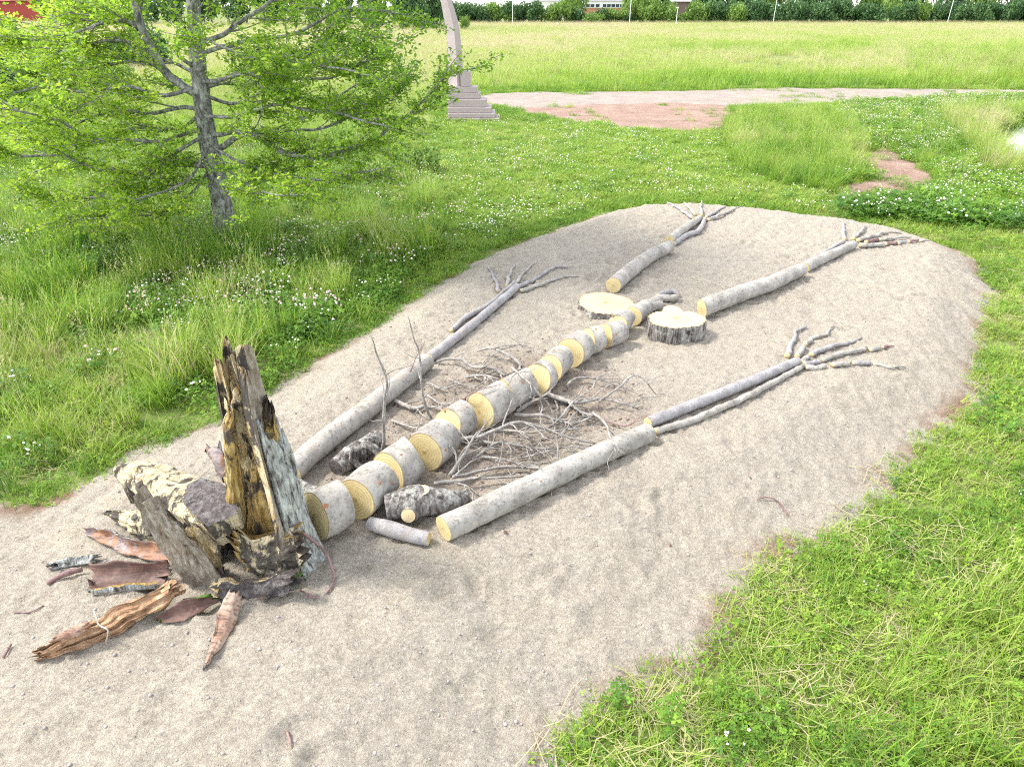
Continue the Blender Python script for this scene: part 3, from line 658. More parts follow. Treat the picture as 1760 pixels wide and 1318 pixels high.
B('thin twig arched over the sixth slice', [(797, 693, .14), (806, 684, .3), (825, 673, .38), (852, 664, .38)], .007, .004, 2, 'twig_red')
B('short branch tucked behind the fourth slice', [(700, 758, .04), (730, 739, .08), (747, 727, .1)], .012, .008, 3)
B('grey branch heap piece behind the seventh slice', [(800, 650, .04), (830, 648, .06), (858, 655, .05)], .018, .012, 7)
B('fine curly twig between the left log and seventh slice', [(770, 650, .03), (800, 662, .05), (830, 668, .05)], .008, .004, 7)
B('reddish twig leaning on the left log joint', [(702, 640, .16), (712, 622, .24), (722, 605, .34)], .007, .003, 2, 'twig_red')
B('small grey twig behind the fifth slice', [(742, 700, .03), (768, 706, .06), (790, 700, .1)], .01, .006, 5)

# ---- broken hollow stump
SC0 = on(447, 962); R0 = .37
st = thing('broken_stump', 'tall broken hollow stump with blackened yellow inner wood standing at the front', 'stump', SC0)
def angn(a, c, w): return np.exp(-((np.angle(np.exp(1j*(a-c))))/w)**2)
NT = 132; ZS = 46
th = np.arange(NT)/NT*2*math.pi
def Hs(a):
    deg = np.degrees(np.angle(np.exp(1j*a)))         # -180..180, 90 = away from the camera
    tall = sst(-44, -26, deg)*(1-sst(122, 134, deg))
    mid = sst(122, 134, deg)*(1-sst(168, 178, deg))
    jag = .018*np.sin(a*17)+.014*np.sin(a*31+1)+.13*fbm(np.stack([np.cos(a)*8, np.sin(a)*8, a*0], 1), 4, 3)
    notch = -.14*angn(a, math.radians(62), .18) - .08*angn(a, math.radians(104), .12)
    return .15+.04*np.sin(a*5)+.03*np.sin(a*11)+tall*(1.46+jag*1.4+notch)+mid*(.3+jag)
Hh = Hs(th)
def shell_pt(a, z, inn):
    k = np.clip(z/1.6, 0, 1); R = R0*(1-.46*k**.8)+.05*np.exp(-z*9)
    cxs = SC0.x+(R0-R)*.02; cys = SC0.y+(R0-R)*.35
    rough = .018*np.sin(a*9+2*np.sin(z*2))+.012*np.sin(a*21+z*3)+.02*fbm(np.stack([np.cos(a)*3.2, np.sin(a)*3.2, z*1.1], 1), 3, 12)
    thick = .085+.012*np.sin(a*7+1.5)+.01*np.sin(a*13+z*2)+.035*fbm(np.stack([np.cos(a)*9, np.sin(a)*9, z*1.6], 1), 4, 14)+.012*vn(np.stack([a*16, a*0, z*2.5], 1), 15)
    rr = R+rough-(thick*(1-.35*k) if inn else 0)
    return np.stack([cxs+rr*np.cos(a), cys+rr*np.sin(a), SC0.z-.06+z], 1)
VO, VI = [], []
for s in range(ZS+1):
    u = s/ZS; z = Hh*u
    VO.append(shell_pt(th, z, False)); VI.append(shell_pt(th, z, True))
VO = np.array(VO); VI = np.array(VI)
i = np.arange((ZS+1)*NT).reshape(ZS+1, NT); j = np.roll(i, -1, 1); N1 = (ZS+1)*NT
Fo = np.stack([i[:-1], j[:-1], j[1:], i[1:]], -1).reshape(-1, 4); Fi = Fo[:, ::-1]+N1
Ft = np.stack([i[-1], j[-1], j[-1]+N1, i[-1]+N1], -1)
part('trunk_shell', np.vstack([VO.reshape(-1, 3), VI.reshape(-1, 3)]), np.vstack([Fo, Fi, Ft]), [M['rot'], M['rot_grey']], st, smooth=False, mi=[1]*len(Fo)+[0]*(len(Fi)+len(Ft)))
# outer bark still clinging to the right side
aa = np.radians(np.linspace(-27, 70, 44)); rows = []; rin = []
topz = 1.12+.1*np.sin(aa*9)+.08*np.sin(aa*23)-.35*sst(.3, 1.2, aa)
for s in range(31):
    z = topz*s/30; p = shell_pt(aa, z, False); c = np.array([SC0.x, SC0.y, 0]); d = p-c; d[:, 2] = 0; d /= np.linalg.norm(d, axis=1)[:, None]
    fz = .02*np.abs(np.sin(aa*19+2*np.sin(z*3+aa*4)))+.012*fbm(np.stack([aa*14, z*5, aa*0], 1), 3, 4)
    rows.append(p+d*(.03+fz)[:, None]); rin.append(p+d*.002)
A_ = np.array(rows); B_ = np.array(rin); i = np.arange(31*44).reshape(31, 44); n1 = 31*44
q = np.stack([i[:-1, :-1], i[:-1, 1:], i[1:, 1:], i[1:, :-1]], -1).reshape(-1, 4)
side = [(i[k, 0], i[k+1, 0], i[k+1, 0]+n1, i[k, 0]+n1) for k in range(30)]+[(i[k+1, -1], i[k, -1], i[k, -1]+n1, i[k+1, -1]+n1) for k in range(30)]+[(i[-1, k+1]+n1, i[-1, k]+n1, i[-1, k], i[-1, k+1]) for k in range(43)]
part('bark', np.vstack([A_.reshape(-1, 3), B_.reshape(-1, 3)]), [tuple(f) for f in q]+side+[tuple(f) for f in (q[:, ::-1]+n1)], [M['lichenbark']], st)

def resamp(P, K):
    P = np.array([list(p) for p in P], float); d = np.concatenate([[0], np.cumsum(np.linalg.norm(np.diff(P, axis=0), axis=1))]); t = np.linspace(0, d[-1], K)
    return np.stack([np.interp(t, d, P[:, k]) for k in range(3)], 1)
def slab(A, B_, thick=.03, curl=0.0, K=30, W_=10, amp=.006, jag=.012, seed=0, ridges=0.0, endjag=.03):
    A = resamp(A, K); B2 = resamp(B_, K)
    A = A+jag*np.stack([vn(A*17+seed, 1), vn(A*17+seed, 2), .3*vn(A*17+seed, 3)], 1); B2 = B2+jag*np.stack([vn(B2*17+seed+5, 1), vn(B2*17+seed+5, 2), .3*vn(B2*17+seed, 3)], 1)
    u = np.linspace(0, 1, W_)[None, :, None]; Gd = A[:, None, :]*(1-u)+B2[:, None, :]*u
    for e, nb, sg in ((0, 1, -1), (K-1, K-2, 1)):
        dr = (Gd[e]-Gd[nb]); dr /= np.linalg.norm(dr, axis=1)[:, None]; Gd[e] = Gd[e]+dr*(endjag*np.array([math.sin(k*5.1+seed)*.6+math.sin(k*2.3+seed) for k in range(W_)]))[:, None]
    dk = np.gradient(Gd, axis=0); dw = np.gradient(Gd, axis=1); Nn = np.cross(dk, dw); Nn /= np.linalg.norm(Nn, axis=2)[:, :, None]+1e-9
    if Nn[..., 2].mean() < -.05 or (abs(Nn[..., 2].mean()) <= .05 and Nn[..., 1].mean() > 0): Nn = -Nn; fl = True
    else: fl = False
    uu = np.linspace(0, 1, W_)[None, :]
    h = curl*(1-(2*uu-1)**2)+amp*fbm(Gd.reshape(-1, 3)*14+seed, 3, seed % 40).reshape(K, W_)
    if ridges: h = h+ridges*fbm(np.stack([np.repeat(np.arange(K)*.07, W_)+seed, np.tile(np.arange(W_)*.9, K), np.zeros(K*W_)], 1), 2, 5).reshape(K, W_)
    T_ = Gd+Nn*h[..., None]; tk = thick*(.75+.5*(fbm(Gd.reshape(-1, 3)*6+seed+3, 2, 6).reshape(K, W_)*.5+.5)); Bt = T_-Nn*tk[..., None]
    n1 = K*W_; i = np.arange(n1).reshape(K, W_); q = np.stack([i[:-1, :-1], i[1:, :-1], i[1:, 1:], i[:-1, 1:]], -1).reshape(-1, 4)
    if fl: q = q[:, ::-1]
    F = [tuple(f) for f in q]+[tuple(f+n1) for f in q[:, ::-1]]; m = [0]*len(q)+[1]*len(q)
    bd = [i[0, k] for k in range(W_)]+[i[k, -1] for k in range(1, K)]+[i[-1, k] for k in range(W_-2, -1, -1)]+[i[k, 0] for k in range(K-2, 0, -1)]
    for k in range(len(bd)):
        a, b = bd[k], bd[(k+1) % len(bd)]; f = (a, b, b+n1, a+n1); F.append(f if not fl else f[::-1]); m.append(1)
    return np.vstack([T_.reshape(-1, 3), Bt.reshape(-1, 3)]), F, m
Ys = SC0.y
def Y_(pts, dy): return [UY(a, b, Ys+dy) for a, b in pts]
def spl(name, A, B_, dA, dB, mats, thick, seed, **k):
    V, F, m = slab(Y_(A, dA), Y_(B_, dB), thick, seed=seed, **k); part(name, V, F, [M[x] for x in mats], st, mi=m, smooth=False)
spl('splinter', [(432, 975), (424, 890), (432, 800), (446, 745), (456, 692)], [(520, 985), (508, 930), (492, 850), (482, 760), (472, 700)], .02, .06, ('rot_ochre', 'rot'), .09, 3, curl=.05, amp=.02, ridges=.03, K=44, W_=16)
spl('splinter', [(396, 905), (385, 810), (384, 735), (391, 704)], [(428, 915), (416, 820), (406, 745), (401, 712)], .0, .02, ('rot_ochre', 'rot'), .07, 8, curl=.03, amp=.015, ridges=.02, K=34, W_=10)
spl('splinter', [(408, 900), (402, 790), (398, 730), (398, 668)], [(462, 920), (452, 820), (446, 740), (440, 662)], .14, .14, ('rot', 'rot'), .06, 21, curl=.02, amp=.025, ridges=.03, K=34, W_=12)
spl('splinter', [(402, 902), (432, 925), (470, 920), (505, 905)], [(410, 960), (445, 990), (485, 990), (522, 972)], -.12, -.22, ('rot_pale', 'rot_ochre'), .1, 13, curl=.04, amp=.03, K=24, W_=14)
spl('splinter', [(310, 905), (322, 915), (340, 945), (352, 965)], [(338, 912), (352, 925), (366, 950), (378, 970)], -.12, -.14, ('rot_ochre', 'rot'), .06, 17, curl=.02, amp=.02, ridges=.02, K=18, W_=9)
spl('leaning_slab', [(236, 838), (252, 885), (300, 960), (352, 1030)], [(266, 868), (302, 905), (355, 958), (404, 1022)], -.22, -.28, ('rot_grey', 'rot_grey'), .05, 23, curl=.04, amp=.018, ridges=.025, K=44, W_=14, endjag=.05)
spl('base_plate', [(376, 998), (410, 1002), (455, 998), (505, 982)], [(372, 1036), (408, 1040), (455, 1036), (510, 1014)], -.34, -.37, ('rot_dark', 'rot'), .05, 29, curl=.012, amp=.03, ridges=.02, K=30, W_=10, jag=.02)
# moss at the foot
mv = []; mf = []
rg = np.random.default_rng(4)
for k in range(220):
    p = np.array(on(508+rg.normal()*7, 985+rg.normal()*12, abs(rg.normal())*.05)); d = rg.normal(size=3)*.014; e = rg.normal(size=3)*.014; n = len(mv); mv += [p, p+d, p+e]; mf.append((n, n+1, n+2))
mo = part('moss', mv, mf, [M['moss']], st); mo['kind'] = 'stuff'

# ---- chunks and bark pieces round the stump
def piece(name, label, cat, A, B_, mats, thick, seed, group=None, **k):
    Aw = [on(*p) for p in A]; Bw = [on(*p) for p in B_]
    V, F, m = slab(Aw, Bw, thick, seed=seed, **k)
    c = Vector(V.mean(0)); c.z = MZ(c.x, c.y)
    return tag(obj(name, mesh(name, V-np.array(c), F, [M[x] for x in mats], mi=m, smooth=name == 'bark_piece'), loc=c), label, cat, group)
piece('rotten_log_chunk', 'long cream and black rotten log chunk leaning against the stump', 'wood chunk', [(190, 786, .22), (232, 777, .26), (290, 795, .34), (345, 822, .42), (385, 850, .46)], [(196, 812, .2), (238, 848, .24), (300, 882, .34), (350, 905, .4), (378, 912, .42)],
      ('rot_pale', 'rot_pale'), .17, 31, curl=.06, amp=.03, jag=.014, ridges=.02, K=46, W_=18, endjag=.006)
piece('wood_block', 'broken wood block with flat dark grey face resting against the stump', 'wood chunk', [(322, 832, .52), (345, 818, .55), (378, 828, .56), (404, 846, .55)], [(318, 862, .5), (336, 885, .5), (358, 906, .5), (408, 884, .52)],
      ('rot_dark', 'rot_pale'), .14, 37, curl=.0, amp=.008, jag=.012, K=24, W_=14, endjag=.01)
piece('wood_shard', 'cream splintered wood shard pointing left behind the leaning slab', 'wood shard', [(178, 871, .1), (214, 876, .16), (246, 884, .22), (270, 898, .26)], [(184, 880, .07), (218, 908, .05), (240, 928, .05), (270, 938, .05)], ('rot_pale', 'rot_pale'), .05, 41, curl=.03, amp=.02, jag=.02, ridges=.02, K=30, W_=12, endjag=.008)
piece('bark_piece', 'curved orange bark piece with grey tip left of the stump', 'bark piece', [(134, 898, .08), (182, 906, .13), (214, 926, .13), (262, 930, .13), (296, 946, .15)], [(140, 906, .05), (172, 930, .03), (212, 950, .03), (262, 966, .04), (298, 972, .04)], ('bark_in_o', 'oldbark'), .02, 43, 'bark pieces round the stump', curl=-.035, K=34, W_=12, endjag=.012)
piece('bark_piece', 'dark reddish rectangular bark plate left of the stump', 'bark piece', [(150, 968, .1), (200, 965, .13), (250, 962, .16), (284, 960, .17)], [(150, 1014, .03), (200, 1012, .03), (245, 1009, .035), (280, 1006, .05)], ('bark_in', 'lichenbark'), .025, 47, 'bark pieces round the stump', curl=-.05, K=30, W_=14, endjag=.015)
piece('bark_piece', 'small white lichened bark flake farthest left', 'bark piece', [(86, 963, .05), (120, 952, .06), (164, 947, .06)], [(92, 974, .02), (125, 968, .02), (160, 960, .02)], ('lichenbark', 'oldbark'), .03, 53, 'bark pieces round the stump', amp=.02, K=18, W_=7)
stick('bark_sliver', 'thin brown bark sliver beside the dark bark plate', 'bark piece', [on(82, 1004, .02), on(108, 993, .025), on(142, 980, .03)], [.012, .02, .016], None, 'twig_red')
piece('bark_sliver', 'pale edged bark strip under the dark bark plate', 'bark piece', [(156, 1018, .04), (210, 1010, .06), (268, 1002, .07)], [(158, 1024, .015), (212, 1020, .015), (270, 1012, .02)], ('lichenbark', 'rot_ochre'), .02, 57, 'bark pieces round the stump', K=22, W_=6, endjag=.01)
piece('wood_shard', 'long splintered brown wood shard pointing to the lower left', 'wood shard', [(66, 1124, .05), (120, 1087, .09), (200, 1045, .13), (292, 1006, .17)], [(74, 1136, .02), (132, 1120, .02), (222, 1082, .03), (314, 1028, .06)], ('bark_wood', 'bark_wood'), .05, 61, None, curl=.02, amp=.018, jag=.022, ridges=.035, K=50, W_=14, endjag=.04)
piece('wood_shard', 'short orange wood sliver lying on the long brown shard', 'wood shard', [(92, 1098, .13), (120, 1083, .15), (156, 1070, .16)], [(96, 1108, .11), (126, 1096, .12), (160, 1080, .13)], ('bark_in_p', 'bark_wood'), .035, 63, None, curl=.02, amp=.015, K=16, W_=8)
piece('bark_piece', 'reddish bark plate with mossy edge at the stump foot', 'bark piece', [(262, 1064, .05), (310, 1036, .1), (350, 1024, .12)], [(275, 1072, .02), (320, 1072, .02), (376, 1034, .05)], ('bark_in', 'moss'), .025, 67, 'bark pieces round the stump', curl=-.02, K=20, W_=10, endjag=.015)
piece('bark_piece', 'pale feather shaped bark piece in front of the stump', 'bark piece', [(351, 1146, .02), (364, 1100, .045), (379, 1050, .08), (392, 1020, .11)], [(360, 1142, .01), (386, 1112, .015), (409, 1066, .02), (416, 1026, .06)], ('bark_in_p', 'oldbark'), .02, 71, 'bark pieces round the stump', curl=.02, ridges=.012, K=28, W_=10, endjag=.015)
piece('bark_piece', 'pinkish bark plate standing behind the stump on the left', 'bark piece', [(352, 768, .22), (364, 792, .16), (376, 820, .06)], [(376, 766, .24), (384, 792, .17), (394, 820, .06)], ('bark_in_o', 'oldbark'), .02, 73, 'bark pieces round the stump', curl=.02, K=18, W_=8)
piece('bark_piece', 'dark bark strip lying inside the hollow of the stump', 'bark piece', [(388, 900, .22), (412, 902, .22), (440, 896, .22)], [(388, 925, .2), (412, 932, .2), (440, 925, .2)], ('bark_in', 'rot'), .03, 79, 'bark pieces round the stump', amp=.02, K=16, W_=8)
stick('curled_root', 'thin brown root looping from the stump onto the sand', 'root', [on(503, 903, .38), on(530, 925, .24), on(558, 950, .12), on(574, 985, .03), on(566, 1010, .012), on(542, 1025, .012), on(515, 1014, .03)], [.011, .011, .01, .009, .008, .007, .006], None, 'twig_red', ns=7)
stick('twig', 'thin pale twig curled over the long brown shard', 'twig', [on(162, 1050, .03), on(172, 1075, .12), on(186, 1085, .14), on(182, 1105, .06)], [.005, .005, .005, .004], None, 'aspen', ns=6)
stick('twig', 'fine brown twig arched on the open sand right of centre', 'twig', [on(1306, 832, .01), on(1322, 824, .03), on(1345, 828, .02), on(1366, 845, .01)], [.005, .006, .006, .008], None, 'twig_red', ns=6)
stick('twig', 'small dark twig at the left edge of the sand', 'twig', [on(8, 1132, .012), on(14, 1122, .015), on(20, 1110, .012)], [.008, .009, .006], None, 'twig_red', ns=6)
stick('twig', 'tiny brown twig low in the sand at the bottom', 'twig', [on(492, 1250, .012), on(497, 1266, .014), on(499, 1282, .012)], [.006, .007, .004], None, 'twig_red', ns=6)
stick('twig', 'thin reddish twig on the sand left of the bark pieces', 'twig', [on(22, 1050, .01), on(50, 1052, .012), on(76, 1040, .01)], [.005, .006, .004], None, 'twig_red', ns=6)

# ---- pebbles
rg = np.random.default_rng(77)
ico = np.array([(0, 0, 1), (.89, 0, .45), (.28, .85, .45), (-.72, .53, .45), (-.72, -.53, .45), (.28, -.85, .45), (.72, .53, -.45), (-.28, .85, -.45), (-.89, 0, -.45), (-.28, -.85, -.45), (.72, -.53, -.45), (0, 0, -1)])
icf = [(0, 1, 2), (0, 2, 3), (0, 3, 4), (0, 4, 5), (0, 5, 1), (1, 6, 2), (2, 7, 3), (3, 8, 4), (4, 9, 5), (5, 10, 1), (6, 7, 2), (7, 8, 3), (8, 9, 4), (9, 10, 5), (10, 6, 1), (11, 7, 6), (11, 8, 7), (11, 9, 8), (11, 10, 9), (11, 6, 10)]
px = rg.uniform(-3.6, 5.6, 5200); py = 1.2+rg.random(5200)**1.7*9; k = mound_d(px, py) > .05; px = px[k]; py = py[k]; pz = mz(px, py, True)
V = []; F = []
for a, b, c in zip(px, py, pz):
    s = .0035+.009*rg.random()**3; s = s*1.0; n = len(V); sc = s*rg.uniform(.7, 1.3, 3)*(1, 1, .7); V += list(ico*sc+np.array([a, b, c+s*.2])); F += [(i+n, j+n, k+n) for i, j, k in icf]
tag(obj('pebbles', mesh('pebbles', V, F, [M['pebble']])), 'small pebbles scattered over the sand', 'pebbles', kind='stuff')

# ---- bark crumbs and chips strewn between the limbs
V = []; F = []; rg = np.random.default_rng(55)
for k in range(1500):
    q = rg.uniform(0, 1, 2); x = -1.9+4.4*q[0]; y = 3.6+4.6*q[1]
    if not inside(LITTER, np.array([x]), np.array([y]))[0] and rg.random() > .06: continue
    z = MZ(x, y); a = rg.uniform(0, 6.28); l = rg.uniform(.008, .03); w = l*rg.uniform(.2, .6); d = np.array([math.cos(a), math.sin(a), rg.uniform(-.2, .4)])*l; e = np.array([-math.sin(a), math.cos(a), rg.uniform(-.3, .3)])*w; p = np.array([x, y, z+.006]); n = len(V)
    V += [p-d, p+e, p+d*.9, p-e*.8, p+np.array([0, 0, .006])]; F += [(n, n+1, n+4), (n+1, n+2, n+4), (n+2, n+3, n+4), (n+3, n, n+4)]
tag(obj('bark_crumbs', mesh('bark_crumbs', V, F, [M['bark_in']], smooth=False)), 'brown bark crumbs strewn on the sand between the logs', 'bark crumbs', kind='stuff')

# ------------------------------------------------------------------ background: sculpture, buildings, poles, boulder
def boxes(bl):
    V = []; F = []
    for (x0, x1, y0, y1, z0, z1) in bl:
        n = len(V); V += [(x0, y0, z0), (x1, y0, z0), (x1, y1, z0), (x0, y1, z0), (x0, y0, z1), (x1, y0, z1), (x1, y1, z1), (x0, y1, z1)]
        F += [(n+a, n+b, n+c, n+d) for a, b, c, d in ((3, 2, 1, 0), (4, 5, 6, 7), (0, 1, 5, 4), (1, 2, 6, 5), (2, 3, 7, 6), (3, 0, 4, 7))]
    return V, F
def bpart(name, b, mat, t, bev=0.0):
    V, F = boxes([b]); o = part(name, V, F, [M[mat]], t, smooth=False)
    if bev:
        m = o.modifiers.new('bevel', 'BEVEL'); m.width = bev; m.segments = 2
    return o
sc = U(815, 206, 0)
sculpt = thing('stone_sculpture', 'pinkish grey stone sculpture of a tall curved blade on stepped slabs beyond the tree', 'sculpture', sc)
def sx(px): return UY(px, 190, sc.y).x
def sz(py): return UY(815, py, sc.y).z
steps = [(772, 859, 206, 199.5), (772, 851, 199, 191.5), (772, 845, 191, 182), (772, 837, 181.5, 168.5), (773, 826, 168, 158), (774, 822, 157.5, 148), (794, 811, 147.5, 121.5)]
for k, (a, b, y0, y1) in enumerate(steps):
    w = 1.0-.1*k; bpart('slab', (sx(a), sx(b), sc.y-w*.7, sc.y+w*.5, max(-.05, sz(y0)), sz(y1)), 'stone', sculpt, .015)
bl = [(771, 797, 158), (770, 796, 130), (769, 794.5, 95), (767, 791, 60), (763.5, 787.5, 38), (759.5, 781, 15), (756.5, 776, 0), (753, 769, -18), (749, 759, -36)]
V = []; F = []
for k, (a, b, y) in enumerate(bl):
    p = UY(a, y, sc.y-.1); q_ = UY(b, y, sc.y-.1); mid = p.lerp(q_, .62)
    th_ = .26-.012*k
    V += [(p.x, sc.y-.02, p.z), (mid.x, sc.y-.3+.01*k, mid.z), (q_.x, sc.y-.1, q_.z), (q_.x-.03, sc.y+th_-.1, q_.z), (p.x+.03, sc.y+th_-.1, p.z)]
for k in range(len(bl)-1):
    for e in range(5): F.append((k*5+e, k*5+(e+1) % 5, k*5+5+(e+1) % 5, k*5+5+e))
F += [tuple(range(4, -1, -1)), tuple(range(len(V)-5, len(V)))]
part('blade', V, F, [M['stone']], sculpt, smooth=False)

def building(name, label, px0, px1, Y, zt, wall, roofm, wins, band=None, depth=9, roofh=1.6, zb=-.3):
    x0 = UY(px0, 10, Y).x; x1 = UY(px1, 10, Y).x
    t = thing(name, label, 'building', ((x0+x1)/2, Y, 0)); bpart('wall', (x0, x1, Y, Y+depth, zb, zt), wall, t)
    if band: bpart('fascia', (x0-.1, x1+.1, Y-.12, Y-.01, band[0], band[1]), 'white', t)
    V = [(x0-.5, Y-.6, zt+.02), (x1+.5, Y-.6, zt+.02), (x1+.5, Y+depth+.6, zt+.02), (x0-.5, Y+depth+.6, zt+.02), (x0-.5, Y+depth/2, zt+roofh), (x1+.5, Y+depth/2, zt+roofh)]
    part('roof', V, [(0, 1, 5, 4), (2, 3, 4, 5), (0, 4, 3), (1, 2, 5), (3, 2, 1, 0)], [M[roofm]], t, smooth=False)
    for (a, b, c, d) in wins:
        w = bpart('window', (a, b, Y-.2, Y-.13, c, d), 'glass', t)
        V, F = boxes([(a-.12, a, Y-.25, Y-.14, c-.1, d+.1), (b, b+.12, Y-.25, Y-.14, c-.1, d+.1)])
        fr = obj('window_frame', mesh('window_frame', np.array(V)-np.array(t.location), F, [M['white']], smooth=False), w)
    return t
Yb = 205.0
def bx(px): return UY(px, 10, Yb).x
ws = []
for px in (1002, 1009, 1017, 1026, 1038, 1045, 1053, 1060, 1067): ws.append((bx(px)-.35, bx(px+4.5), 3.05, 3.75))
building('brick_building', 'low brick building with a row of dark windows behind the hedge', 992, 1100, Yb, 4.55, 'brick', 'roof', ws, (2.9, 4.4))
building('white_building', 'white low building behind the hedge left of the brick building', 915, 968, 215.0, 4.6, 'white', 'roof', [])
building('brown_building', 'dark brown building with grey roof behind the hedge', 1158, 1192, 195.0, 4.3, 'brown', 'roof', [])
building('red_barn', 'red wooden barn seen through leaves at the far left', -60, 66, 190.0, 4.4, 'red', 'red', [], roofh=3.0)
for k, (px, py, Y, h, lab) in enumerate(((881, 38, 158, 7.5, 'thin white pole before the hedge, first from the sculpture'), (1082, 39, 156, 8, 'thin white pole in front of the brick building'),
                               (1329, 38, 157, 8, 'thin white pole standing third from the sculpture along the hedge'), (1629, 37, 160, 8, 'thin white pole farthest right along the hedge'))):
    p = UY(px, py, Y); P = np.array([(p.x, Y, -.2), (p.x, Y, h*.5), (p.x+.02, Y, h)]); V, F, *_ = tube(P, [.065, .055, .04], 8, 0); n = len(V)
    V = np.vstack([V, P[-1]]); F = [tuple(f) for f in F]+[(n, n-8+q, n-8+(q+1) % 8) for q in range(8)]
    t = thing('pole', lab, 'pole', (p.x, Y, 0), 'white poles along the hedge'); part('shaft', V, F, [M['white']], t)
    V, F = boxes([(p.x-.3, p.x+.32, Y-.05, Y+.05, h-.05, h+.06)]); part('crossbar', V, F, [M['white']], t, smooth=False)
p = UY(1164, 22, 150); P = np.array([(p.x, 150, -.1), (p.x, 150, 1.5), (p.x, 150, 3.0)]); V, F, *_ = tube(P, [.07, .06, .05], 8, 0)
t = thing('lamp_post', 'short pale lamp post before the dark brown building', 'lamp post', (p.x, 150, 0)); part('shaft', V, F, [M['white']], t)
bpart('lamp_head', (p.x-.18, p.x+.18, 149.8, 150.2, 3.0, 3.25), 'white', t, .06)
def rock(label, px, py, w, h, seed):
    c = U(px, py, 0); bm = bmesh.new(); bmesh.ops.create_icosphere(bm, subdivisions=4, radius=1); V = np.array([v.co[:] for v in bm.verts]); F = [[v.index for v in f.verts] for f in bm.faces]; bm.free()
    V = V*(1+.35*fbm(V*1.3+seed, 3, seed)[:, None]); V = V*np.array([w/2, w/2, h*.6])+np.array([0, 0, h*.35])
    tag(obj('boulder', mesh('boulder', V, F, [M['boulder']]), loc=c), label, 'boulder')
rock('pale grey boulder in the meadow seen through the tree leaves', 135, 132, 1.5, 1.4, 3)
p = U(103, 52, 0); stick('slanting_post', 'white slanting post in the meadow beyond the tree', 'post', [p-Vector((0, 0, .2)), UY(95, 38, p.y), UY(84, 22, p.y)], [.22, .2, .16], None, 'aspen', ns=10)

# ------------------------------------------------------------------ bushes and trees of the far hedge
def leafcloud(lobes, n, size, seed, flat=.0):
    rg = np.random.default_rng(seed); V = []; F = []; T = []
    w = np.array([l[3]*l[4]*l[5] for l in lobes])**.67; w /= w.sum(); cnt = rg.multinomial(n, w)
    for (cx, cy, cz, rx, ry, rz), c in zip(lobes, cnt):
        d = rg.normal(size=(c, 3)); d /= np.linalg.norm(d, axis=1)[:, None]; r = rg.random(c)**.3*(1+.25*vn(d*2.3+seed, 3)); p = d*r[:, None]*np.array([rx, ry, rz])+np.array([cx, cy, cz])
        p[:, 2] = np.maximum(p[:, 2], .05)
        a = rg.normal(size=(c, 3)); a /= np.linalg.norm(a, axis=1)[:, None]; b = np.cross(a, rg.normal(size=(c, 3))); b /= np.linalg.norm(b, axis=1)[:, None]
        s = size*rg.uniform(.6, 1.3, c)[:, None]
        tt = np.clip(.5+.25*rg.normal(size=c), 0, 1)
        for k in range(c):
            m = len(V); V += [p[k]-a[k]*s[k], p[k]+b[k]*s[k]*.45, p[k]+a[k]*s[k], p[k]-b[k]*s[k]*.45]; F.append((m, m+1, m+2, m+3)); T += [tt[k]]*4
    return np.array(V), F, T
protos = []
for s in range(5):
    rg = random.Random(s+50); lob = []
    for k in range(9 if s < 3 else 13):
        hh = rg.uniform(.25, .8); lob.append((rg.uniform(-.75, .75), rg.uniform(-.5, .5), hh, rg.uniform(.28, .5), rg.uniform(.28, .5), rg.uniform(.2, .36)))
    V, F, T = leafcloud(lob, 1500, .085, s+9)
    protos.append((V, F, T))
PM = {}
def bush_mesh(k, mat):
    if (k, mat) not in PM: V, F, T = protos[k]; PM[(k, mat)] = mesh('crown', V, F, [M[mat]], attrs={'tint': T})
    return PM[(k, mat)]
Pt = np.array([(0, 0, 0), (.02, .01, .3), (-.02, 0, .7)]); sV, sF, *_ = tube(Pt, [.05, .04, .015], 6, .1, 3); STEM = mesh('trunk', sV, sF, [M['trunk']])
def bush(name, label, cat, px, Y, wx, hz, k, mat, group):
    x = UY(px, 30, Y).x; o = thing(name, label, cat, (x, Y, 0), group)
    for nm, me in (('crown', bush_mesh(k, mat)), ('trunk', STEM)):
        c = obj(nm, me, o); c.scale = (wx, wx*.8, hz); c.rotation_euler = (0, 0, (px*1.7) % 6.28)
    return o
rg = random.Random(5)
hx = 770; nb = 0
def ordw(n):
    base = ordn+['fifteenth', 'sixteenth', 'seventeenth', 'eighteenth', 'nineteenth']; 
    if n < 19: return base[n]
    tens = {2: 'twenty', 3: 'thirty', 4: 'forty', 5: 'fifty', 6: 'sixty'}; a, b = divmod(n+1, 10)
    return (tens[a]+'-'+base[b-1]) if b else {2: 'twentieth', 3: 'thirtieth', 4: 'fortieth', 5: 'fiftieth', 6: 'sixtieth'}[a]
while hx < 1850:
    w = rg.uniform(1.9, 3.2); Y = 164+rg.uniform(-2, 2)
    if hx < 950: h = rg.uniform(3.6, 4.2)
    elif hx < 1000: h = rg.uniform(3.0, 4.6)
    elif hx < 1090: h = rg.uniform(2.2, 3.0)
    elif hx < 1150: h = rg.uniform(3.4, 5.0)
    elif hx < 1200: h = rg.uniform(1.6, 2.2)
    else: h = rg.uniform(3.4, 4.8)
    mt = 'hedge_y' if (rg.random() < (.6 if 970 < hx < 1170 else .18)) else 'hedge'
    bush('hedge_bush', ('light green' if mt == 'hedge_y' else 'dark green')+' bush, '+ordw(nb)+' along the far hedge from the sculpture', 'bush', hx, Y, w*1.25, h*1.0, nb % 5, mt, 'bushes of the far hedge'); nb += 1
    hx += w*8.2*rg.uniform(.72, 1.0)
nt_ = 0
